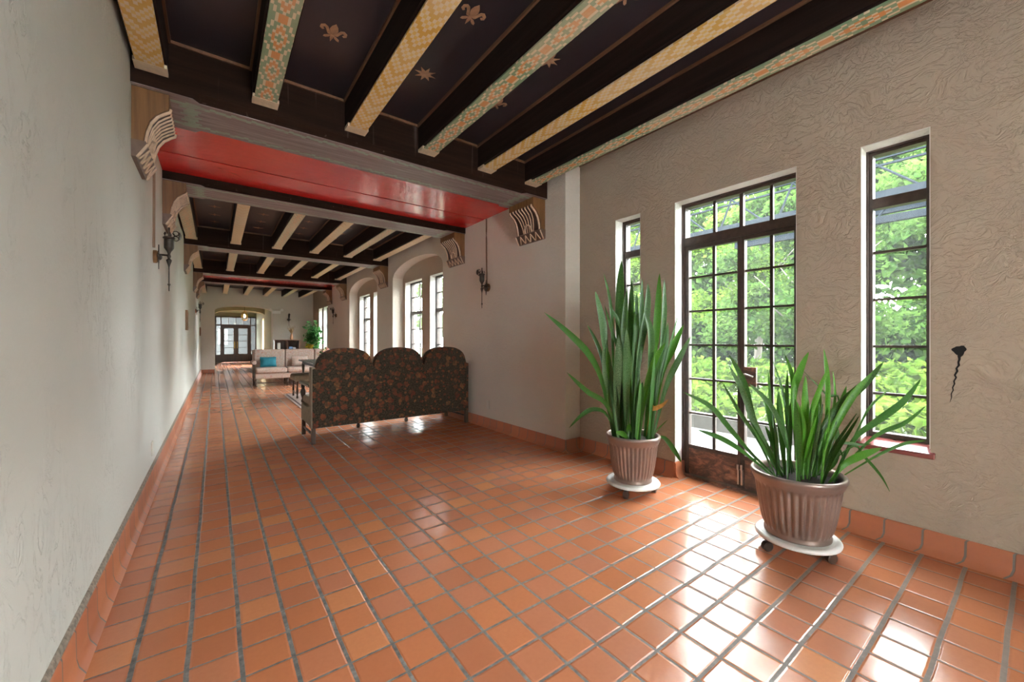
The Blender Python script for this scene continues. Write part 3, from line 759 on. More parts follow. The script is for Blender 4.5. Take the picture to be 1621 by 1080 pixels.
for i, (x, y, z, rz, lab) in enumerate([(XL, 4.51, 1.905, 0, 'dark iron torch sconce on the left wall nearest the camera'), (XP, 4.575, 1.915, PI, 'dark iron torch sconce on the right pier facing the camera side'),
                                        (XL, 13.17, 1.95, 0, 'distant iron torch sconce on the left wall near the hall end'), (XP, 13.1, 1.95, PI, 'distant iron torch sconce on the right wall near the leafy tree')]):
    o = s0 if i == 0 else copy_tree(s0)
    o.location = (x, y, z); o.rotation_euler = (0, 0, rz); tag(o, lab, 'wall lamp', 'iron torch sconces')
for x, y, s in ((XL, 4.45, 1), (XP, 4.60, -1)):
    m = MB(); pts = [(x + s * .006, y + (.01 * math.sin(z * 3)), z) for z in [1.97 + .09 * q for q in range(11)]]; m.tube(pts, .011, 6)
    o = m.build('wire_conduit', plain('brown_conduit', (.20, .12, .07), .5), None, smooth=True); tag(o, 'thin brown conduit running down the %s wall to the near sconce' % ('left' if s > 0 else 'right'), 'conduit')

# ------------------------------------------------------------------ snake plants
def sword_leaf(pts, w, mat, parent, roll=0.0, name='leaf', tipw=.0):
    """pts: spine points base to tip (world/parent space); w: full width"""
    n = 14; P = [Vector(p) for p in pts]
    def bez(t):      # Catmull-Rom through the points
        m = len(P) - 1; x = t * m; i = min(int(x), m - 1); q = x - i
        p0 = P[max(i - 1, 0)]; p1 = P[i]; p2 = P[i + 1]; p3 = P[min(i + 2, m)]
        return .5 * ((2 * p1) + (-p0 + p2) * q + (2 * p0 - 5 * p1 + 4 * p2 - p3) * q * q + (-p0 + 3 * p1 - 3 * p2 + p3) * q ** 3)
    vs = []; fs = []; uvs = []
    view = Vector((-math.sin(YAW), -math.cos(YAW), .15))
    side0 = Matrix.Rotation(roll, 3, 'Z') @ view
    for i in range(n + 1):
        t = i / n; p = bez(t); tg = (bez(min(t + .03, 1)) - bez(max(t - .03, 0))).normalized()
        s = tg.cross(side0)
        if s.length < .05: s = Vector((1, 0, 0))
        s.normalize(); nrm = s.cross(tg).normalized()
        prof = (.30 + .70 * (3 * (t / .58) ** 2 - 2 * (t / .58) ** 3)) if t < .58 else (1 - ((t - .58) / .42) ** 2.0)
        hw = max(.0006, w * .5 * prof)
        cup = hw * (.75 - .5 * t)
        th = .0016
        vs += [p - s * hw + nrm * cup, p - nrm * th, p + s * hw + nrm * cup, p + nrm * th]
        uvs += [(0, t), (.5, t), (1, t), (.5, t)]
    for i in range(n):
        for k in range(4): fs.append((i * 4 + k, i * 4 + (k + 1) % 4, (i + 1) * 4 + (k + 1) % 4, (i + 1) * 4 + k))
    fs.append((3, 2, 1, 0)); fs.append(tuple(n * 4 + k for k in range(4)))
    me = bpy.data.meshes.new(name); me.from_pydata([tuple(v) for v in vs], [], fs); me.materials.append(mat)
    ul = me.uv_layers.new(name='UVMap')
    for lp in me.loops: ul.data[lp.index].uv = uvs[lp.vertex_index]
    me.polygons.foreach_set('use_smooth', [True] * len(me.polygons)); me.update()
    try: me.set_sharp_from_angle(angle=math.radians(60))
    except Exception: pass
    o = bpy.data.objects.new(name, me); C.objects.link(o); o.parent = parent
    o.matrix_parent_inverse = Matrix.Translation(-parent.location)
    return o

def make_pot_plant(name, x, y, zb, R_, r_, hgt, crop, scale, leaves, label, seed, fill):
    root = empty(name, (x, y, zb)); tag(root, label, 'plant', 'snake plants in fluted pots')
    hh = hgt
    prof = [(r_ * .93, 0), (r_ * 1.02, .0), (r_ * 1.03, .012), (r_ * .99, .022), (r_, .026)]
    N = 12
    for k in range(N + 1):
        t = k / N; prof.append((r_ + (R_ * .93 - r_) * (t ** .62), .03 + (hh * .82 - .03) * t))
    prof += [(R_ * .95, hh * .83), (R_ * .95, hh * .86), (R_ * .985, hh * .875), (R_ * .985, hh * .90), (R_ * 1.02, hh * .93), (R_ * 1.03, hh * .965), (R_ * 1.01, hh * .99), (R_ * .97, hh), (R_ * .92, hh * .985), (R_ * .90, hh * .93), (R_ * .88, hh * .86)]
    m = MB().lathe(prof, 288, (0, 0, 0), flute=36, depth=.0105, zr=(.033, hh * .80)); m.build('pot', M['pot'], root, smooth=True, angle=70)
    MB().lathe([(.0, hh * .84), (R_ * .90, hh * .84), (R_ * .90, hh * .88), (0.001, hh * .89)], 48).build('soil', M['soil'], root)
    rnd = random.Random(seed)
    ctr = Vector((x, y, zb + hh * .86)); fwd = Vector((math.sin(YAW), math.cos(YAW), 0)); D0 = ctr.dot(fwd)
    (cu0, cv0), sc_ = crop, scale
    for L in leaves:
        kind, w, dd, pp = L
        px = [(cu0 + a / sc_, cv0 + b / sc_) for a, b in pp]      # tip first
        n = len(px); pts = []
        for i, (u, v) in enumerate(px):
            t = 1 - i / (n - 1)                                    # 1 at tip, 0 at base
            pts.append(at(u, v, D0 + dd * t + rnd.uniform(-.10, .10) * (1 if t == 0 else 0)))
        b0 = pts[-1]; off = (b0 - ctr); off.z = 0
        if off.length > R_ * .72: off = off.normalized() * R_ * .72
        pts[-1] = Vector((ctr.x + off.x, ctr.y + off.y, ctr.z))
        pts = pts[::-1]
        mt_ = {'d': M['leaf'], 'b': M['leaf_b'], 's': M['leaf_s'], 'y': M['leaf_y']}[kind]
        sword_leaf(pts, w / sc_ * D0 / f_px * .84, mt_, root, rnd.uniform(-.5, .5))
    for (u, v, ht) in [(0, 0, 0)] * 0: pass
    for k in range(fill[0]):
        a = rnd.uniform(0, 2 * PI); rr = R_ * .62 * math.sqrt(rnd.random()); b = Vector((x + rr * math.cos(a), y + rr * math.sin(a), ctr.z))
        hgt_ = rnd.uniform(*fill[1]); lean = Vector((math.cos(a), math.sin(a), 0)) * (fill[2] * rr / R_ * rnd.uniform(.4, 1.3)) + Vector((rnd.uniform(-.04, .04), rnd.uniform(-.04, .04), 0))
        mid = b + lean * .35 + Vector((0, 0, hgt_ * .5)); tip = b + lean + Vector((0, 0, hgt_))
        sword_leaf([b, mid, tip], rnd.uniform(.03, .055), rnd.choice([M['leaf'], M['leaf'], M['leaf_s'], M['leaf_b']]), root, rnd.uniform(-1.3, 1.3))
    return root

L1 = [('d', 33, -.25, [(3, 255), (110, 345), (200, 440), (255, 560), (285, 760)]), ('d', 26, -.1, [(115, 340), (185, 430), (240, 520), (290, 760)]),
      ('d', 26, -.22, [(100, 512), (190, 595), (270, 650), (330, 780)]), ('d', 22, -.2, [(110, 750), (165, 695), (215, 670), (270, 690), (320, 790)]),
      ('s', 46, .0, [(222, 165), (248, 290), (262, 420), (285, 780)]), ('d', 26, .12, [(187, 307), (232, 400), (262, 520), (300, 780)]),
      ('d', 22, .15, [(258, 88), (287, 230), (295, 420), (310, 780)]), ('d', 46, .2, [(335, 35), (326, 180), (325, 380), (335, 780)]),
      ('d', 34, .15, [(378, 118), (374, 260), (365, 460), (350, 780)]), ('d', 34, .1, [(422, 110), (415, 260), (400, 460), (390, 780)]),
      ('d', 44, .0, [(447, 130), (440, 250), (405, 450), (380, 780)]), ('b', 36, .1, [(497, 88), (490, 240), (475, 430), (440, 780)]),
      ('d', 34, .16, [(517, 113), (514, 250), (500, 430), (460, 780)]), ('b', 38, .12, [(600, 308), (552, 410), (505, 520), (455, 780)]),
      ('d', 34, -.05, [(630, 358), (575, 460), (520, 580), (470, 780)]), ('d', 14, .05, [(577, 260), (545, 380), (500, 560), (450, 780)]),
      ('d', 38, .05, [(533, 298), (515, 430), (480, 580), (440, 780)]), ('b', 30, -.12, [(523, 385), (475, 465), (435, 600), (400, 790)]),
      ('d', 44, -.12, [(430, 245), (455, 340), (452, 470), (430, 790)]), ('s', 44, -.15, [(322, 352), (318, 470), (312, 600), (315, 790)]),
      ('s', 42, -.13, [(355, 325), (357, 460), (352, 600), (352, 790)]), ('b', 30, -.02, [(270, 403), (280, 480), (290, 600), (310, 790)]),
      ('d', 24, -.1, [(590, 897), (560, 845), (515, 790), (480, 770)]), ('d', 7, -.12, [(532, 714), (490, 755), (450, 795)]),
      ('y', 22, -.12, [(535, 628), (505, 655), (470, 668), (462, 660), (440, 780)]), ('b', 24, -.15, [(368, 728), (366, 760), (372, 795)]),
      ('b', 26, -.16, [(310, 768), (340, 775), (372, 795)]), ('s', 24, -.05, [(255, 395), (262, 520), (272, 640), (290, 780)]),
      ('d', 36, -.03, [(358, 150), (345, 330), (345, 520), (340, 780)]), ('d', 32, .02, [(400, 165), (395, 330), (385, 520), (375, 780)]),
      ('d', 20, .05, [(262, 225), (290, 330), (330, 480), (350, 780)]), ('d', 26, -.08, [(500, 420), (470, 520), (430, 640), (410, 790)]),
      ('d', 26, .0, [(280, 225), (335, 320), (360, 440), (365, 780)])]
p1 = make_pot_plant('potted_snake_plant', 2.65, 1.955, .0965, .203, .142, .36, (860, 400), 2.7, L1,
                    'tall snake plant in a grey bronze fluted pot left of the glazed door', 3, (14, (.35, .75), .12))
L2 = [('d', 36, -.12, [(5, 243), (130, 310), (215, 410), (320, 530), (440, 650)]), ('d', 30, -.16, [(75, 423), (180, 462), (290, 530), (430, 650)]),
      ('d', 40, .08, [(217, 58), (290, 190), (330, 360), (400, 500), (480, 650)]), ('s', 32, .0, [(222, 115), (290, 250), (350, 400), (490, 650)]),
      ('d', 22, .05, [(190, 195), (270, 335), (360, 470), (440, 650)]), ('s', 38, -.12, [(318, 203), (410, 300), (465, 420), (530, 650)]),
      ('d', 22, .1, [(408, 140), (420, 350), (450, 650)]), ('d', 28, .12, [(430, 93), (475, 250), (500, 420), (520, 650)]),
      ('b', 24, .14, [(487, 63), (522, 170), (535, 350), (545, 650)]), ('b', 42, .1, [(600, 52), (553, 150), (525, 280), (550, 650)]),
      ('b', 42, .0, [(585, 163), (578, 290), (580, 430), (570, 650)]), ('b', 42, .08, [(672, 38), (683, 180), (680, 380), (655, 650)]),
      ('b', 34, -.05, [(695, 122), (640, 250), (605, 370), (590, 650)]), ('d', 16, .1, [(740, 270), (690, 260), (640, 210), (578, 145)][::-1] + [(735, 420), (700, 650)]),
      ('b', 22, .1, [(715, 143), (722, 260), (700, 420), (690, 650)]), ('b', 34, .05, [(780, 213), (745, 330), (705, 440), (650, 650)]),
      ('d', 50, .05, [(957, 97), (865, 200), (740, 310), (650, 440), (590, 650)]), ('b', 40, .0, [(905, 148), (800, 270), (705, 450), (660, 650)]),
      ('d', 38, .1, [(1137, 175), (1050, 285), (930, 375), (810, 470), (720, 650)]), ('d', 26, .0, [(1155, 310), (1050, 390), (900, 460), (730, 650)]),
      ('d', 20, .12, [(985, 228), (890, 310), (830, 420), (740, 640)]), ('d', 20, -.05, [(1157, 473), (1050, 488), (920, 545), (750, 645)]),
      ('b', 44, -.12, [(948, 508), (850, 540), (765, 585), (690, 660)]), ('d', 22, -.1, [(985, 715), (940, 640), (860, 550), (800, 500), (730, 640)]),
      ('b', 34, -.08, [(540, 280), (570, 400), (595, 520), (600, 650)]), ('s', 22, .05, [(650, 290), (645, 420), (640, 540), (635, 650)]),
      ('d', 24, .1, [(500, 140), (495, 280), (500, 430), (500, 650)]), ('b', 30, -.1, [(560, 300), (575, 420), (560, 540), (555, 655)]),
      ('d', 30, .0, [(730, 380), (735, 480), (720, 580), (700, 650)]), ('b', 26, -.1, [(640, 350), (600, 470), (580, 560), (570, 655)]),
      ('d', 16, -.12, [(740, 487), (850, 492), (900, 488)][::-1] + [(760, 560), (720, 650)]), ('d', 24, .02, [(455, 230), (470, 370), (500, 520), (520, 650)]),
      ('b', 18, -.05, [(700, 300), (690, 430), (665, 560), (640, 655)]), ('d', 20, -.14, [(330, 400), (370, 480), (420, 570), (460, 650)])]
p2 = make_pot_plant('potted_snake_plant', 2.668, .852, .0965, .224, .157, .356, (1080, 540), 3.0, L2,
                    'spreading snake plant in a large brown fluted pot right of the glazed door', 5, (16, (.25, .5), .25))

def make_dolly(x, y, label, rot):
    r = empty('plant_dolly', (x, y, 0), rot); tag(r, label, 'plant stand', 'white rolling plant dollies')
    MB().lathe([(0.001, .07), (.10, .07), (.19, .068), (.203, .073), (.206, .083), (.199, .093), (.187, .096), (.177, .09), (.167, .089), (.15, .0955), (.145, .096), (0.001, .096)], 48).build('platform', M['whitewood'], r, smooth=True, angle=60)
    for k in range(3):
        w = 2 * PI / 3 * k; cx, cy = .168 * math.cos(w), .168 * math.sin(w)
        m = MB().lathe([(.018, .052), (.018, .0705)], 12, (cx, cy, 0)); m.tube([(cx, cy, .06), (cx + .012, cy, .028)], .009)
        c = m.build('caster', M['caster'], r, smooth=True)
        MB().lathe([(.022, -.018), (.028, -.013), (.028, .013), (.022, .018)], 16, (cx + .012, cy, .028), axis='y').build('wheel', M['caster'], c, smooth=True)
    return r
make_dolly(2.65, 1.955, 'white round rolling dolly under the tall snake plant', math.radians(200))
make_dolly(2.668, .852, 'white round rolling dolly under the spreading snake plant', math.radians(148))

# ------------------------------------------------------------------ floral high-back sofa (seen from behind)
def cushion_mb(x0, x1, y0, y1, z0, z1, r=.03):
    return MB().box(x0, x1, y0, y1, z0, z1)
sf = empty('floral_sofa', (1.9, 5.35, 0)); tag(sf, 'three seat high backed sofa in dark floral fabric, seen from behind', 'sofa')
def sp(o): o.matrix_parent_inverse = Matrix.Translation((-1.9, -5.35, 0)); return o
x0, x1 = .885, 2.93; wseg = (x1 - x0 - .06) / 3
def hump_outline():
    pts = [(x0, .185), (x1, .185), (x1, .86), (x1 - .03, .872)]
    for k in (2, 1, 0):
        a = x0 + .03 + wseg * k; b = a + wseg; c = (a + b) / 2; hw = wseg / 2
        for i in range(0, 19):
            t = PI * i / 18; cs = math.cos(t); sn = math.sin(t)
            pts.append((c + hw * math.copysign(abs(cs) ** .82, cs) * (.955 + .035 * (abs(cs) > .999)), .868 + .234 * (abs(sn) ** .82)))
    pts += [(x0 + .03, .872), (x0, .86)]
    return pts
ol = hump_outline()
sp(MB().prism(ol, 4.985, 5.085, 'y').build('backrest', M['floral'], sf, bevel=.018, seg=3))
sp(MB().prism([(x0 + .0 + (p[0] - x0) * 1.0, p[1] - .012) for p in ol], 5.08, 5.14, 'y').build('inner_back_padding', M['beige'], sf, bevel=.02, seg=3))
sp(MB().box(x0 - .012, x0 + .03, 4.99, 5.12, .185, .885).build('back_side_panel', M['beige'], sf, bevel=.008))
sp(MB().box(x0 - .005, x1, 5.10, 5.70, .19, .40).build('seat_base', M['beige'], sf, bevel=.012))
for k in range(3):
    a = x0 + .01 + k * .678; sp(MB().box(a, a + .665, 5.13, 5.73, .40, .50).build('seat_cushion', M['beige'], sf, bevel=.035, seg=4))
for s, xx in ((1, x0 + .015), (-1, x1 - .015)):
    m = MB().box(xx - .035, xx + .035, 5.12, 5.76, .64, .672); m.lathe([(.035, .0), (.035, .03)], 12, (xx, 5.76, .64)); sp(m.build('armrest', M['dwood'], sf, bevel=.008))
    sp(MB().lathe([(.02, .40), (.028, .42), (.016, .45), (.03, .50), (.034, .54), (.02, .585), (.028, .61), (.022, .64)], 12, (xx, 5.68, 0)).build('arm_post', M['dwood'], sf, smooth=True))
    sp(MB().box(xx - .022, xx + .022, 5.0, 5.045, 0, .19).build('leg', M['dwood'], sf, bevel=.004))
    sp(MB().box(xx - .022, xx + .022, 5.62, 5.67, 0, .19).build('leg', M['dwood'], sf, bevel=.004))
    m = MB().tube([(xx, 5.045, .10), (xx, 5.2, .10), (xx, 5.25, .10), (xx, 5.33, .10), (xx, 5.41, .10), (xx, 5.47, .10), (xx, 5.62, .10)], [.009, .012, .018, .011, .018, .012, .009], 8)
    sp(m.build('stretcher', M['dwood'], sf, smooth=True))
for q in (1, 2):
    xx = x0 + q * (x1 - x0) / 3
    sp(MB().lathe([(.022, 0), (.028, .03), (.018, .06), (.026, .10), (.03, .19)], 12, (xx, 5.62, 0)).build('leg', M['dwood'], sf, smooth=True))

# ------------------------------------------------------------------ pale sofa facing the camera
s2 = empty('pale_sofa', (1.9, 12.3, 0)); tag(s2, 'pale rose brocade three seat sofa facing the camera with teal pillow', 'sofa')
def sq(o): o.matrix_parent_inverse = Matrix.Translation((-1.9, -12.3, 0)); return o
X0, X1 = .80, 2.96; ws = (X1 - X0) / 3
sq(MB().box(X0, X1, 11.9, 12.5, .20, .345).build('seat_base', M['pink'], s2, bevel=.02))
for k in range(3):
    a = X0 + ws * k
    sq(MB().box(a + .006, a + ws - .006, 11.86, 12.42, .345, .475).build('seat_cushion', M['pink'], s2, bevel=.045, seg=4))
    o = MB().box(a + .006, a + ws - .006, 12.36, 12.5, .46, .945).build('back_cushion', M['pink'], s2, bevel=.035, seg=3); sq(o)
sq(MB().box(X0 - .02, X1 + .02, 12.48, 12.58, .2, .93).build('back_frame', M['pink'], s2, bevel=.02))
for xx in (X0 - .02, X1 + .02):
    sq(MB().lathe([(.0, -.01), (.045, 0), (.05, .02), (.045, .5), (.03, .56)], 14, (xx, 11.88, .62), axis='y').build('arm_pad', M['pink'], s2, smooth=True))
    sq(MB().lathe([(.025, .2), (.032, .26), (.018, .31), (.034, .40), (.02, .49), (.028, .54), (.02, .58)], 12, (xx, 11.92, 0)).build('arm_post', M['dwood'], s2, smooth=True))
for k in range(4):
    xx = X0 + .01 + (X1 - X0 - .02) * k / 3
    sq(MB().lathe([(.028, 0), (.032, .03), (.014, .045), (.026, .08), (.03, .11), (.016, .15), (.026, .17), (.026, .2)], 12, (xx, 11.94, 0)).build('leg', M['dwood'], s2, smooth=True))
    sq(MB().box(xx - .022, xx + .022, 12.5, 12.545, 0, .2).build('leg', M['dwood'], s2))
sq(MB().box(X0 + .02, X1 - .02, 11.93, 11.955, .085, .11).build('stretcher', M['dwood'], s2))
def pillow(name, w, h, t, mat, loc, rot, label, piping=False):
    m = MB(); n = 8; vs = []; fs = []
    for s in (1, -1):
        for i in range(n + 1):
            for j in range(n + 1):
                a = -1 + 2 * i / n; b = -1 + 2 * j / n
                th = ((1 - a ** 4) * (1 - b ** 4)) ** .5 * t / 2
                pin = 1 - .05 * (1 - abs(a)) * abs(b); pin2 = 1 - .05 * (1 - abs(b)) * abs(a)
                vs.append((a * w / 2 * pin2, s * th, b * h / 2 * pin))
    N = (n + 1) ** 2
    for s in (0, 1):
        for i in range(n):
            for j in range(n):
                q = (s * N + i * (n + 1) + j, s * N + (i + 1) * (n + 1) + j, s * N + (i + 1) * (n + 1) + j + 1, s * N + i * (n + 1) + j + 1)
                fs.append(q if s else q[::-1])
    m.add(vs, fs); o = m.build(name, mat, None, smooth=True, angle=180); o.location = loc; o.rotation_euler = rot
    tag(o, label, 'pillow'); return o
pillow('throw_pillow', .37, .27, .13, M['teal'], (1.12, 12.27, .615), (-.25, 0, .03), 'teal throw pillow leaning on the left seat of the pale sofa')
pillow('throw_pillow', .40, .27, .13, M['pink'], (1.86, 12.25, .62), (-.25, .0, .03), 'pale brocade throw pillow slumped on the middle seat of the pale sofa')

# rug, bench, table, flowers
o = MB().box(1.19, 2.75, 7.7, 9.95, 0.0, .009).build('rug', plain('rose_grey_rug', (.38, .28, .25), .95, var=.15, scale=12, bump=.5, bscale=120)); tag(o, 'pale rose rug on the tiles under the dark table', 'rug')
m = MB()
for a, b, c, d in ((1.23, 1.26, 7.74, 9.91), (2.68, 2.71, 7.74, 9.91), (1.26, 2.68, 7.74, 7.77), (1.26, 2.68, 9.88, 9.91)): m.box(a, b, c, d, .009, .0105)
m.build('border_stripe', plain('dark_rug_border', (.07, .035, .035), .95), o)
bn = empty('upholstered_bench', (1.55, 9.3, .012)); tag(bn, 'low bench with a worn beige padded seat, tucked under the dark table', 'bench')
def bp(o): o.matrix_parent_inverse = Matrix.Translation((-1.55, -9.3, -.012)); return o
bp(MB().box(1.27, 1.85, 9.0, 9.63, .35, .49).build('padded_seat', M['beige'], bn, bevel=.05, seg=4))
for a, b in ((1.33, 9.57), (1.80, 9.57), (1.33, 9.06), (1.80, 9.06)):
    bp(MB().lathe([(.02, .012), (.02, .05), (.012, .07), (.024, .15), (.014, .25), (.02, .36)], 10, (a, b, 0)).build('leg', M['dwood'], bn, smooth=True))
bp(MB().box(1.32, 1.34, 9.08, 9.55, .10, .125).build('stretcher', M['dwood'], bn)); bp(MB().box(1.79, 1.81, 9.08, 9.55, .10, .125).build('stretcher', M['dwood'], bn))
tb = empty('dark_table', (1.95, 9.25, .012)); tag(tb, 'long dark grey topped table between the two sofas', 'table')
def tp(o): o.matrix_parent_inverse = Matrix.Translation((-1.95, -9.25, -.012)); return o
tp(MB().box(1.50, 2.5, 8.35, 10.07, .725, .752).build('tabletop', plain('dark_slate_top', (.06, .066, .068), .25, var=.2, scale=8), tb, bevel=.004))
tp(MB().box(1.56, 2.44, 8.45, 9.97, .66, .725).build('apron', M['dwood'], tb))
for a in (1.58, 2.42):
    for b in (8.47, 9.95):
        tp(MB().lathe([(.03, .012), (.03, .06), (.018, .09), (.035, .25), (.02, .45), (.032, .6), (.032, .67)], 10, (a, b, 0)).build('leg', M['dwood'], tb, smooth=True))
fb = empty('flower_arrangement', (1.92, 9.35, .752)); tag(fb, 'basket of dried pink and cream flowers on the dark table', 'flowers')
MB().lathe([(.06, 0), (.09, .06), (.10, .10), (.09, .10), (.08, .06)], 16).build('basket', plain('woven_basket', (.25, .15, .07), .8, var=.3, scale=60), fb, smooth=True)
rr = random.Random(4)
for mi, (nm, col) in enumerate((('pink_flowers', (.55, .24, .20)), ('cream_flowers', (.62, .50, .30)), ('greenery', (.10, .15, .05)))):
    m = MB()
    for k in range(45):
        a = rr.uniform(0, 2 * PI); q = rr.uniform(0, .16); z = .10 + rr.uniform(0, .19) * (1 - q / .25); R0 = rr.uniform(.012, .024)
        m.lathe([(.001, -R0), (R0 * .8, -R0 * .5), (R0, 0), (R0 * .7, R0 * .6), (.001, R0 * .8)], 6, (q * math.cos(a), q * math.sin(a), z))
    m.build(nm, plain(nm, col, .8, var=.3, scale=40), fb)['kind'] = 'stuff'

# ------------------------------------------------------------------ far end furniture
cbn = empty('bookcase', (2.165, 17.2, 0)); tag(cbn, 'low brown bookcase against the end wall behind the pale sofa', 'bookcase')
cw = mat_wood('walnut_case', (.09, .045, .03), (.19, .10, .065), 'z', .35)
m = MB(); m.box(-.415, -.385, -.25, .25, 0, 1.17); m.box(.385, .415, -.25, .25, 0, 1.17); m.box(-.385, .385, .23, .25, 0, 1.17); m.box(-.015, .015, -.24, .23, .04, 1.17); m.box(-.385, .385, -.25, .23, 0, .06)
m.build('case', cw, cbn); MB().box(-.43, .43, -.265, .265, 1.17, 1.2).build('top', cw, cbn, bevel=.004)
for z in (.42, .80): MB().box(-.384, .384, -.24, .23, z, z + .02).build('shelf', cw, cbn)
for x, w_, h_, col, nm, cat in ((-.27, .10, .26, (.65, .62, .55), 'white box of papers on the left shelf of the bookcase', 'box'), (.12, .12, .12, (.10, .16, .30), 'blue book pile on the right shelf of the bookcase', 'books'), (.24, .10, .09, (.6, .62, .66), 'pale book pile on the right shelf of the bookcase', 'books')):
    o = MB().box(x - w_ / 2, x + w_ / 2, -.15, .1, 0, h_).build('book_stack' if cat == 'books' else 'paper_box', plain('cover', col, .6), None, bevel=.004); o.location = (2.165 + x * 0, 17.2, .821); tag(o, nm, cat)
vs_ = empty('grass_vase', (2.33, 17.2, 1.2)); tag(vs_, 'copper vase of dried grass standing on the bookcase', 'vase')
MB().lathe([(.04, 0), (.055, .05), (.04, .16), (.028, .2), (.035, .22)], 14).build('vase', plain('copper_vase', (.45, .22, .12), .4, metal=.3), vs_, smooth=True)
m = MB()
for k in range(40):
    a = rr.uniform(0, 2 * PI); q = rr.uniform(.03, .17); m.tube([(0, 0, .2), (q * .4 * math.cos(a), q * .4 * math.sin(a), .32), (q * math.cos(a), q * math.sin(a), rr.uniform(.4, .55))], [.003, .006, .002], 4)
m.build('dried_grass', plain('dried_grass', (.30, .20, .10), .8), vs_)
o = copy_tree(s0); o.location = (2.337, YE, 2.0); o.rotation_euler = (0, 0, -PI / 2); tag(o, 'iron torch sconce on the end wall above the bookcase', 'wall lamp', 'iron torch sconces')
em = empty('emergency_light', (1.93, YE, 2.28)); tag(em, 'white twin head emergency light on the end wall beside the arch', 'emergency light')
MB().box(-.16, .12, -.07, 0, -.06, .05).build('battery_case', M['whitewood'], em, bevel=.01)
for x in (-.22, .16): MB().lathe([(.02, -.05), (.05, -.09), (.052, -.12), (.04, -.13)], 14, (x, 0, .08), axis='y').build('lamp_head', M['whitewood'], em, smooth=True); 
m = MB().tube([(-.22, -.05, .08), (-.1, -.04, .02)], .012); m.tube([(.16, -.05, .08), (.05, -.04, .02)], .012); m.build('bracket', M['whitewood'], em)
# pictures on the left wall
for y, z0, z1, d, lab in ((9.1, 1.37, 1.72, .06, 'small wooden plaque on the left wall beyond the near sconce'), (16.8, 1.33, 1.61, .05, 'small gilt framed plaque at the far end of the left wall')):
    r = empty('wall_plaque', (XL, y, z0)); tag(r, lab, 'plaque')
    hw = .16
    m = MB(); m.box(0, .03, -hw, -hw + .03, 0, z1 - z0); m.box(0, .03, hw - .03, hw, 0, z1 - z0); m.box(0, .03, -hw + .03, hw - .03, 0, .03); m.box(0, .03, -hw + .03, hw - .03, z1 - z0 - .03, z1 - z0); m.build('frame', M['corb'], r)
    MB().box(0, .02, -hw + .03, hw - .03, .03, z1 - z0 - .03).build('panel', plain('ochre_panel', (.45, .32, .16), .5), r)
# leafy tree in a pot
def leaf_cloud(m, c, R_, n, s, rnd, flat=.9, shell=.5):
    for k in range(n):
        a = rnd.uniform(0, 2 * PI); cz = rnd.uniform(-1, 1); q = rnd.uniform(shell, 1); sn = math.sqrt(1 - cz * cz)
        p = Vector((c[0] + R_[0] * q * sn * math.cos(a), c[1] + R_[1] * q * sn * math.sin(a), c[2] + R_[2] * q * cz))
        d = Vector((rnd.uniform(-1, 1), rnd.uniform(-1, 1), rnd.uniform(-1, .4))).normalized(); e = d.cross(Vector((rnd.uniform(-1, 1), rnd.uniform(-1, 1), rnd.uniform(-1, 1)))).normalized()
        L_ = s * rnd.uniform(.7, 1.3); w_ = L_ * .36; nn = d.cross(e) * L_ * .12
        b = len(m.v)
        m.v += [tuple(p), tuple(p + d * L_ * .45 + e * w_ - nn), tuple(p + d * L_), tuple(p + d * L_ * .45 - e * w_ - nn)]
        m.f += [(b, b + 1, b + 2), (b, b + 2, b + 3)]
ft = empty('potted_ficus', (2.74, 15.3, 0)); tag(ft, 'leafy green potted tree in front of the window at the hall end', 'plant')
MB().lathe([(.13, 0), (.18, .3), (.19, .32), (.17, .32), (.16, .28)], 20).build('pot', M['corb'], ft, smooth=True)
MB().tube([(0, 0, .28), (.02, 0, .7), (-.02, .02, 1.2)], [.02, .015, .01], 8).build('trunk', M['dwood'], ft)
m = MB(); leaf_cloud(m, (0, 0, 1.35), (.32, .35, .55), 420, .11, rr, shell=.1); m.build('foliage', mat_foliage('ficus_leaves', (.02, .06, .02), (.04, .12, .035), (.08, .2, .06)), ft)
m = MB(); leaf_cloud(m, (-.12, -.1, .98), (.12, .12, .12), 40, .10, rr, shell=.1); m.build('yellow_foliage', mat_foliage('yellow_leaves', (.4, .32, .03), (.55, .42, .05), (.6, .5, .1)), ft)

# lantern and entrance doors
ln = empty('hanging_lantern', (.99, 20.3, 2.62)); tag(ln, 'brass hanging lantern in the entrance passage', 'ceiling lamp')
brass = plain('aged_brass', (.42, .27, .06), .35, metal=.8)
MB().tube([(0, 0, 0), (0, 0, -.22)], .008, 6).build('chain', M['iron'], ln)
m = MB().lathe([(.01, -.2), (.10, -.26), (.10, -.27)], 6); m.lathe([(.10, -.56), (.10, -.57), (.02, -.62)], 6)
for k in range(6): w = 2 * PI * k / 6; m.tube([(.10 * math.cos(w), .10 * math.sin(w), -.265), (.10 * math.cos(w), .10 * math.sin(w), -.565)], .008, 5)
m.build('cage', brass, ln)
t = NT('lit_lamp_glass'); e = t.n('Emission'); e.inputs['Color'].default_value = (1, .8, .45, 1); e.inputs['Strength'].default_value = 6; t.t.links.new(e.outputs[0], t.out.inputs['Surface'])
MB().lathe([(.001, -.5), (.035, -.47), (.045, -.42), (.035, -.36), (.001, -.33)], 12).build('bulb', t.m, ln, smooth=True)
d2 = empty('door_2', ((PX0 + PX1) / 2, YD, 0)); struct(d2, 'dark wooden double entrance doors with sidelights and arched transom', 'door')
dkw = mat_wood('dark_mahogany', (.035, .014, .010), (.075, .032, .022), 'z', .35)
m = MB(); hw = .9
for x in (-.9, -.68, .60, .84): m.box(x, x + .06, -.05, .05, 0, 2.42)
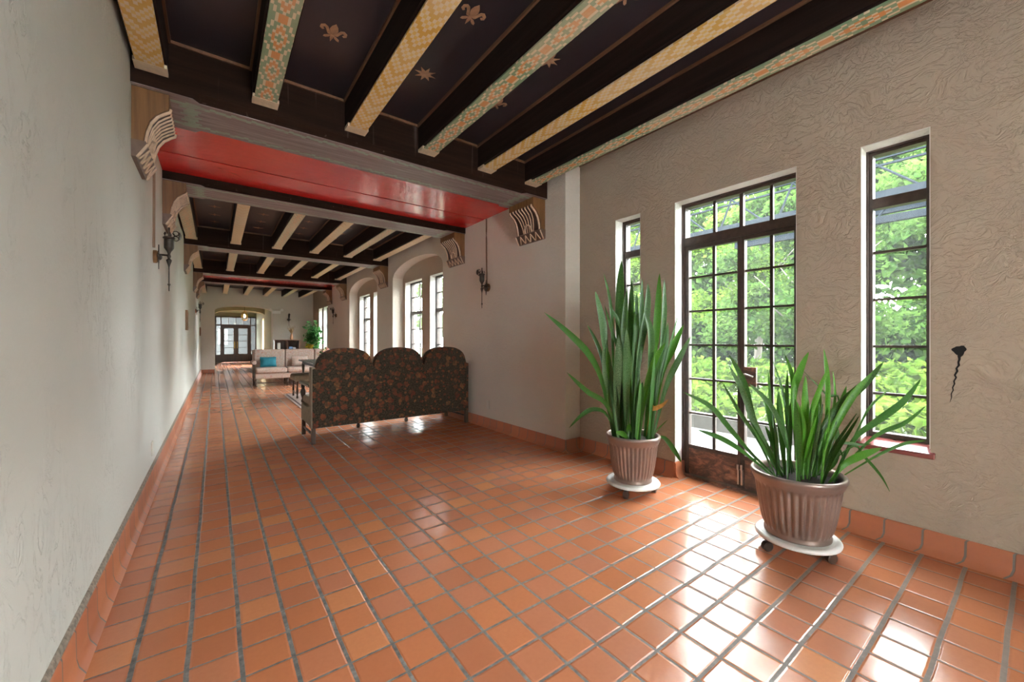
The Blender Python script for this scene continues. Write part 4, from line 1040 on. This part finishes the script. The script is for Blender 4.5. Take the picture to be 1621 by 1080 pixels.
m.box(-.9, .9, -.049, .049, 1.93, 2.0); m.box(-.9, .9, -.049, .049, 2.36, 2.42); m.box(-.9, .9, -.048, .048, 0, .25) if False else None
m.box(-.84, -.68, -.045, .045, 0, .42); m.box(.66, .84, -.045, .045, 0, .42)
for z in (.6, .94, 1.28, 1.62): m.box(-.84, -.68, -.02, .02, z - .01, z + .01); m.box(.66, .84, -.02, .02, z - .01, z + .01)
for x in (-.36, -.03, .28): m.box(x, x + .03, -.03, .03, 2.0, 2.36)
m.build('door_frame', dkw, d2)
for nm, a, b in (('left', -.62, -.01), ('right', -.01, .60)):
    m = MB(); m.box(a, a + .11, -.025, .025, .02, 1.93); m.box(b - .11, b, -.025, .025, .02, 1.93); m.box(a + .11, b - .11, -.025, .025, 1.80, 1.93); m.box(a + .11, b - .11, -.025, .025, .02, .45)
    for z in (.79, 1.13, 1.46): m.box(a + .11, b - .11, -.015, .015, z - .012, z + .012)
    lf = m.build('door_leaf', dkw, d2)
    MB().box(a + .11, b - .11, -.004, .004, .45, 1.80).build('glass_pane', M['glass'], lf)
    MB().box((b - .07) if nm == 'left' else (a + .04), (b - .04) if nm == 'left' else (a + .07), -.05, -.026, .75, 1.1).build('pull_handle', brass, lf)
MB().box(-.84, .84, -.004, .004, 2.0, 2.36).build('transom_glass', M['glass'], d2)
for a, b in ((-.84, -.68), (.66, .84)): MB().box(a, b, -.004, .004, .42, 1.93).build('sidelight_glass', M['glass'], d2)

# ------------------------------------------------------------------ outside
gm = plain('dark_soil', (.05, .07, .025), .95, var=.4, scale=3)  # dark green ground, tone varies at random
struct(MB().box(XO, 60, -25, 60, -.25, -.10).build('ground', gm))
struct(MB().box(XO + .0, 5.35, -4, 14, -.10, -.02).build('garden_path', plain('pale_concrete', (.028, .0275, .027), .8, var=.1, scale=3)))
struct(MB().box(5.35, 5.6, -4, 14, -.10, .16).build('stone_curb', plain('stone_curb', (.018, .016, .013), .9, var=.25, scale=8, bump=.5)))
struct(MB().box(-12, 12, 26.2, 60, -.25, -.05).build('ground', gm))
pm = MB(); pm.box(-1.2, 3.2, 26.0, 30, 2.6, 2.75); pm.box(-.1, 3.2, 29.0, 29.2, -.05, 2.6); pm.box(2.1, 2.3, 26.0, 29.0, -.05, 2.6)
struct(pm.build('wall_porch', plain('porch_stone', (.032, .032, .033), .9)))
# garden steel canopy
cn = empty('steel_canopy', (5.5, 1.6, 0)); tag(cn, 'grey painted steel lattice canopy outside above the garden path', 'canopy')
gs = plain('grey_painted_steel', (.008, .010, .013), .9, spec=.0, var=.15, scale=10)
def cp(o): o.matrix_parent_inverse = Matrix.Translation((-5.5, -1.6, 0)); return o
m = MB(); m.box(5.48, 5.54, -1.5, 4.2, 2.66, 2.73); m.box(5.48, 5.54, -1.5, 2.45, 2.40, 2.47); m.box(6.2, 6.26, -1.5, 4.2, 2.66, 2.72); m.box(5.49, 5.52, -1.5, 4.2, 2.99, 3.01); m.box(5.49, 5.52, -1.5, 4.2, 3.06, 3.075)
cp(m.build('rails', gs, cn))
m = MB()
yk = -1.4
while yk < 4:
    m.tube([(5.5, yk, 2.68), (5.5, yk + .4, 3.06)], .012, 6); m.tube([(5.5, yk + .4, 3.06), (5.5, yk + .55, 2.68)], .012, 6); m.box(5.54, 6.2, yk, yk + .05, 2.67, 2.71)
    m.tube([(5.5, yk + .2, 2.67), (5.5, yk + .35, 2.45)], .01, 6); yk += .7
cp(m.build('lattice', gs, cn))
m = MB(); m.box(5.49, 5.55, -1.46, -1.4, -.10, 2.66); m.box(5.49, 5.55, 4.14, 4.2, -.10, 2.66); cp(m.build('posts', gs, cn))

fol = [mat_foliage('bright_leaves', (.009, .023, .004), (.030, .060, .008), (.075, .105, .018)), mat_foliage('mid_leaves', (.006, .018, .005), (.020, .044, .009), (.048, .078, .018))]
bark = plain('bark', (.06, .05, .042), .95, var=.4, scale=8, bump=.8, stretch=(1, 1, .3))
tr_rnd = random.Random(21)
def make_tree(kind):
    r = empty('garden_tree')
    rn = random.Random(30 + kind)
    m = MB(); Hh = 5.2
    m.tube([(0, 0, -.1), (.06, .03, 1.2), (-.05, .05, 2.5), (.1, 0, Hh * .9)], [.14, .11, .09, .03], 10)
    for k in range(9):
        a = rn.uniform(0, 2 * PI); z = rn.uniform(1.4, 4); L_ = rn.uniform(.9, 1.6)
        m.tube([(0, 0, z), (L_ * .5 * math.cos(a), L_ * .5 * math.sin(a), z + .35), (L_ * math.cos(a), L_ * math.sin(a), z + .9)], [.035, .02, .008], 6)
    m.build('trunk', bark, r, smooth=True)
    m = MB()
    for k in range(34):
        a = rn.uniform(0, 2 * PI); q = rn.uniform(.2, 1.6); z = rn.uniform(1.5, 5.2); R_ = rn.uniform(.5, .9)
        leaf_cloud(m, (q * math.cos(a), q * math.sin(a), z), (R_, R_, R_ * .6), 380, .13, rn, shell=.2)
    m.build('foliage', fol[kind], r)
    return r
T = [make_tree(0), make_tree(1)]; used = [False, False]
spots = [(9.6, -1.6, 0, .95), (9.8, 2.9, 1, .95), (9.6, 7.4, 0, .95), (14.6, .4, 1, 1.15), (14.8, 5.9, 0, 1.15), (14.6, 11.6, 1, 1.1), (13.5, 24, 1, 1.2), (16, 34, 0, 1.3)]
words = ['seen through the narrow right window, nearest row', 'right behind the glazed door, nearest row', 'beyond the narrow window left of the door, nearest row', 'deeper behind the narrow right window', 'deeper behind the glazed door', 'deep in the garden beyond the left narrow window', 'far away beyond the nearer arched niche', 'farthest away beyond the arched niches']
for i, (x, y, kd, sc_) in enumerate(spots):
    o = T[kd] if not used[kd] else copy_tree(T[kd]); used[kd] = True
    o.location = (x, y, -.1); o.rotation_euler = (0, 0, i * 1.3); o.scale = (sc_, sc_, sc_ * .95)
    tag(o, 'leafy green garden tree ' + words[i], 'tree', 'garden trees outside')
m = MB(); rn = random.Random(99)
for k in range(230):
    x = rn.uniform(5.9, 8.9); y = rn.uniform(-1.2, 9.5); leaf_cloud(m, (x, y, rn.uniform(.05, .4) + .12 * (x - 5.9)), (.35, .35, .22), 70, .14, rn, shell=.2)
o = m.build('undergrowth', fol[0]); tag(o, 'bright leafy undergrowth beyond the garden curb', 'undergrowth', None, 'stuff')
m = MB()
for k in range(300):
    x = rn.uniform(19.5, 22); y = rn.uniform(-4, 19); leaf_cloud(m, (x, y, rn.uniform(.2, 8.2)), (1.2, 1.2, 1.0), 150, .36, rn, shell=.3)
for k in range(110):
    x = rn.uniform(19.8, 21.5); y = rn.uniform(-4, 19); leaf_cloud(m, (x, y, rn.uniform(.2, 2.6)), (1.0, 1.0, .8), 150, .30, rn, shell=.3)
o = m.build('tree_belt', fol[1]); tag(o, 'dense belt of distant green foliage closing the garden', 'foliage', None, 'stuff')
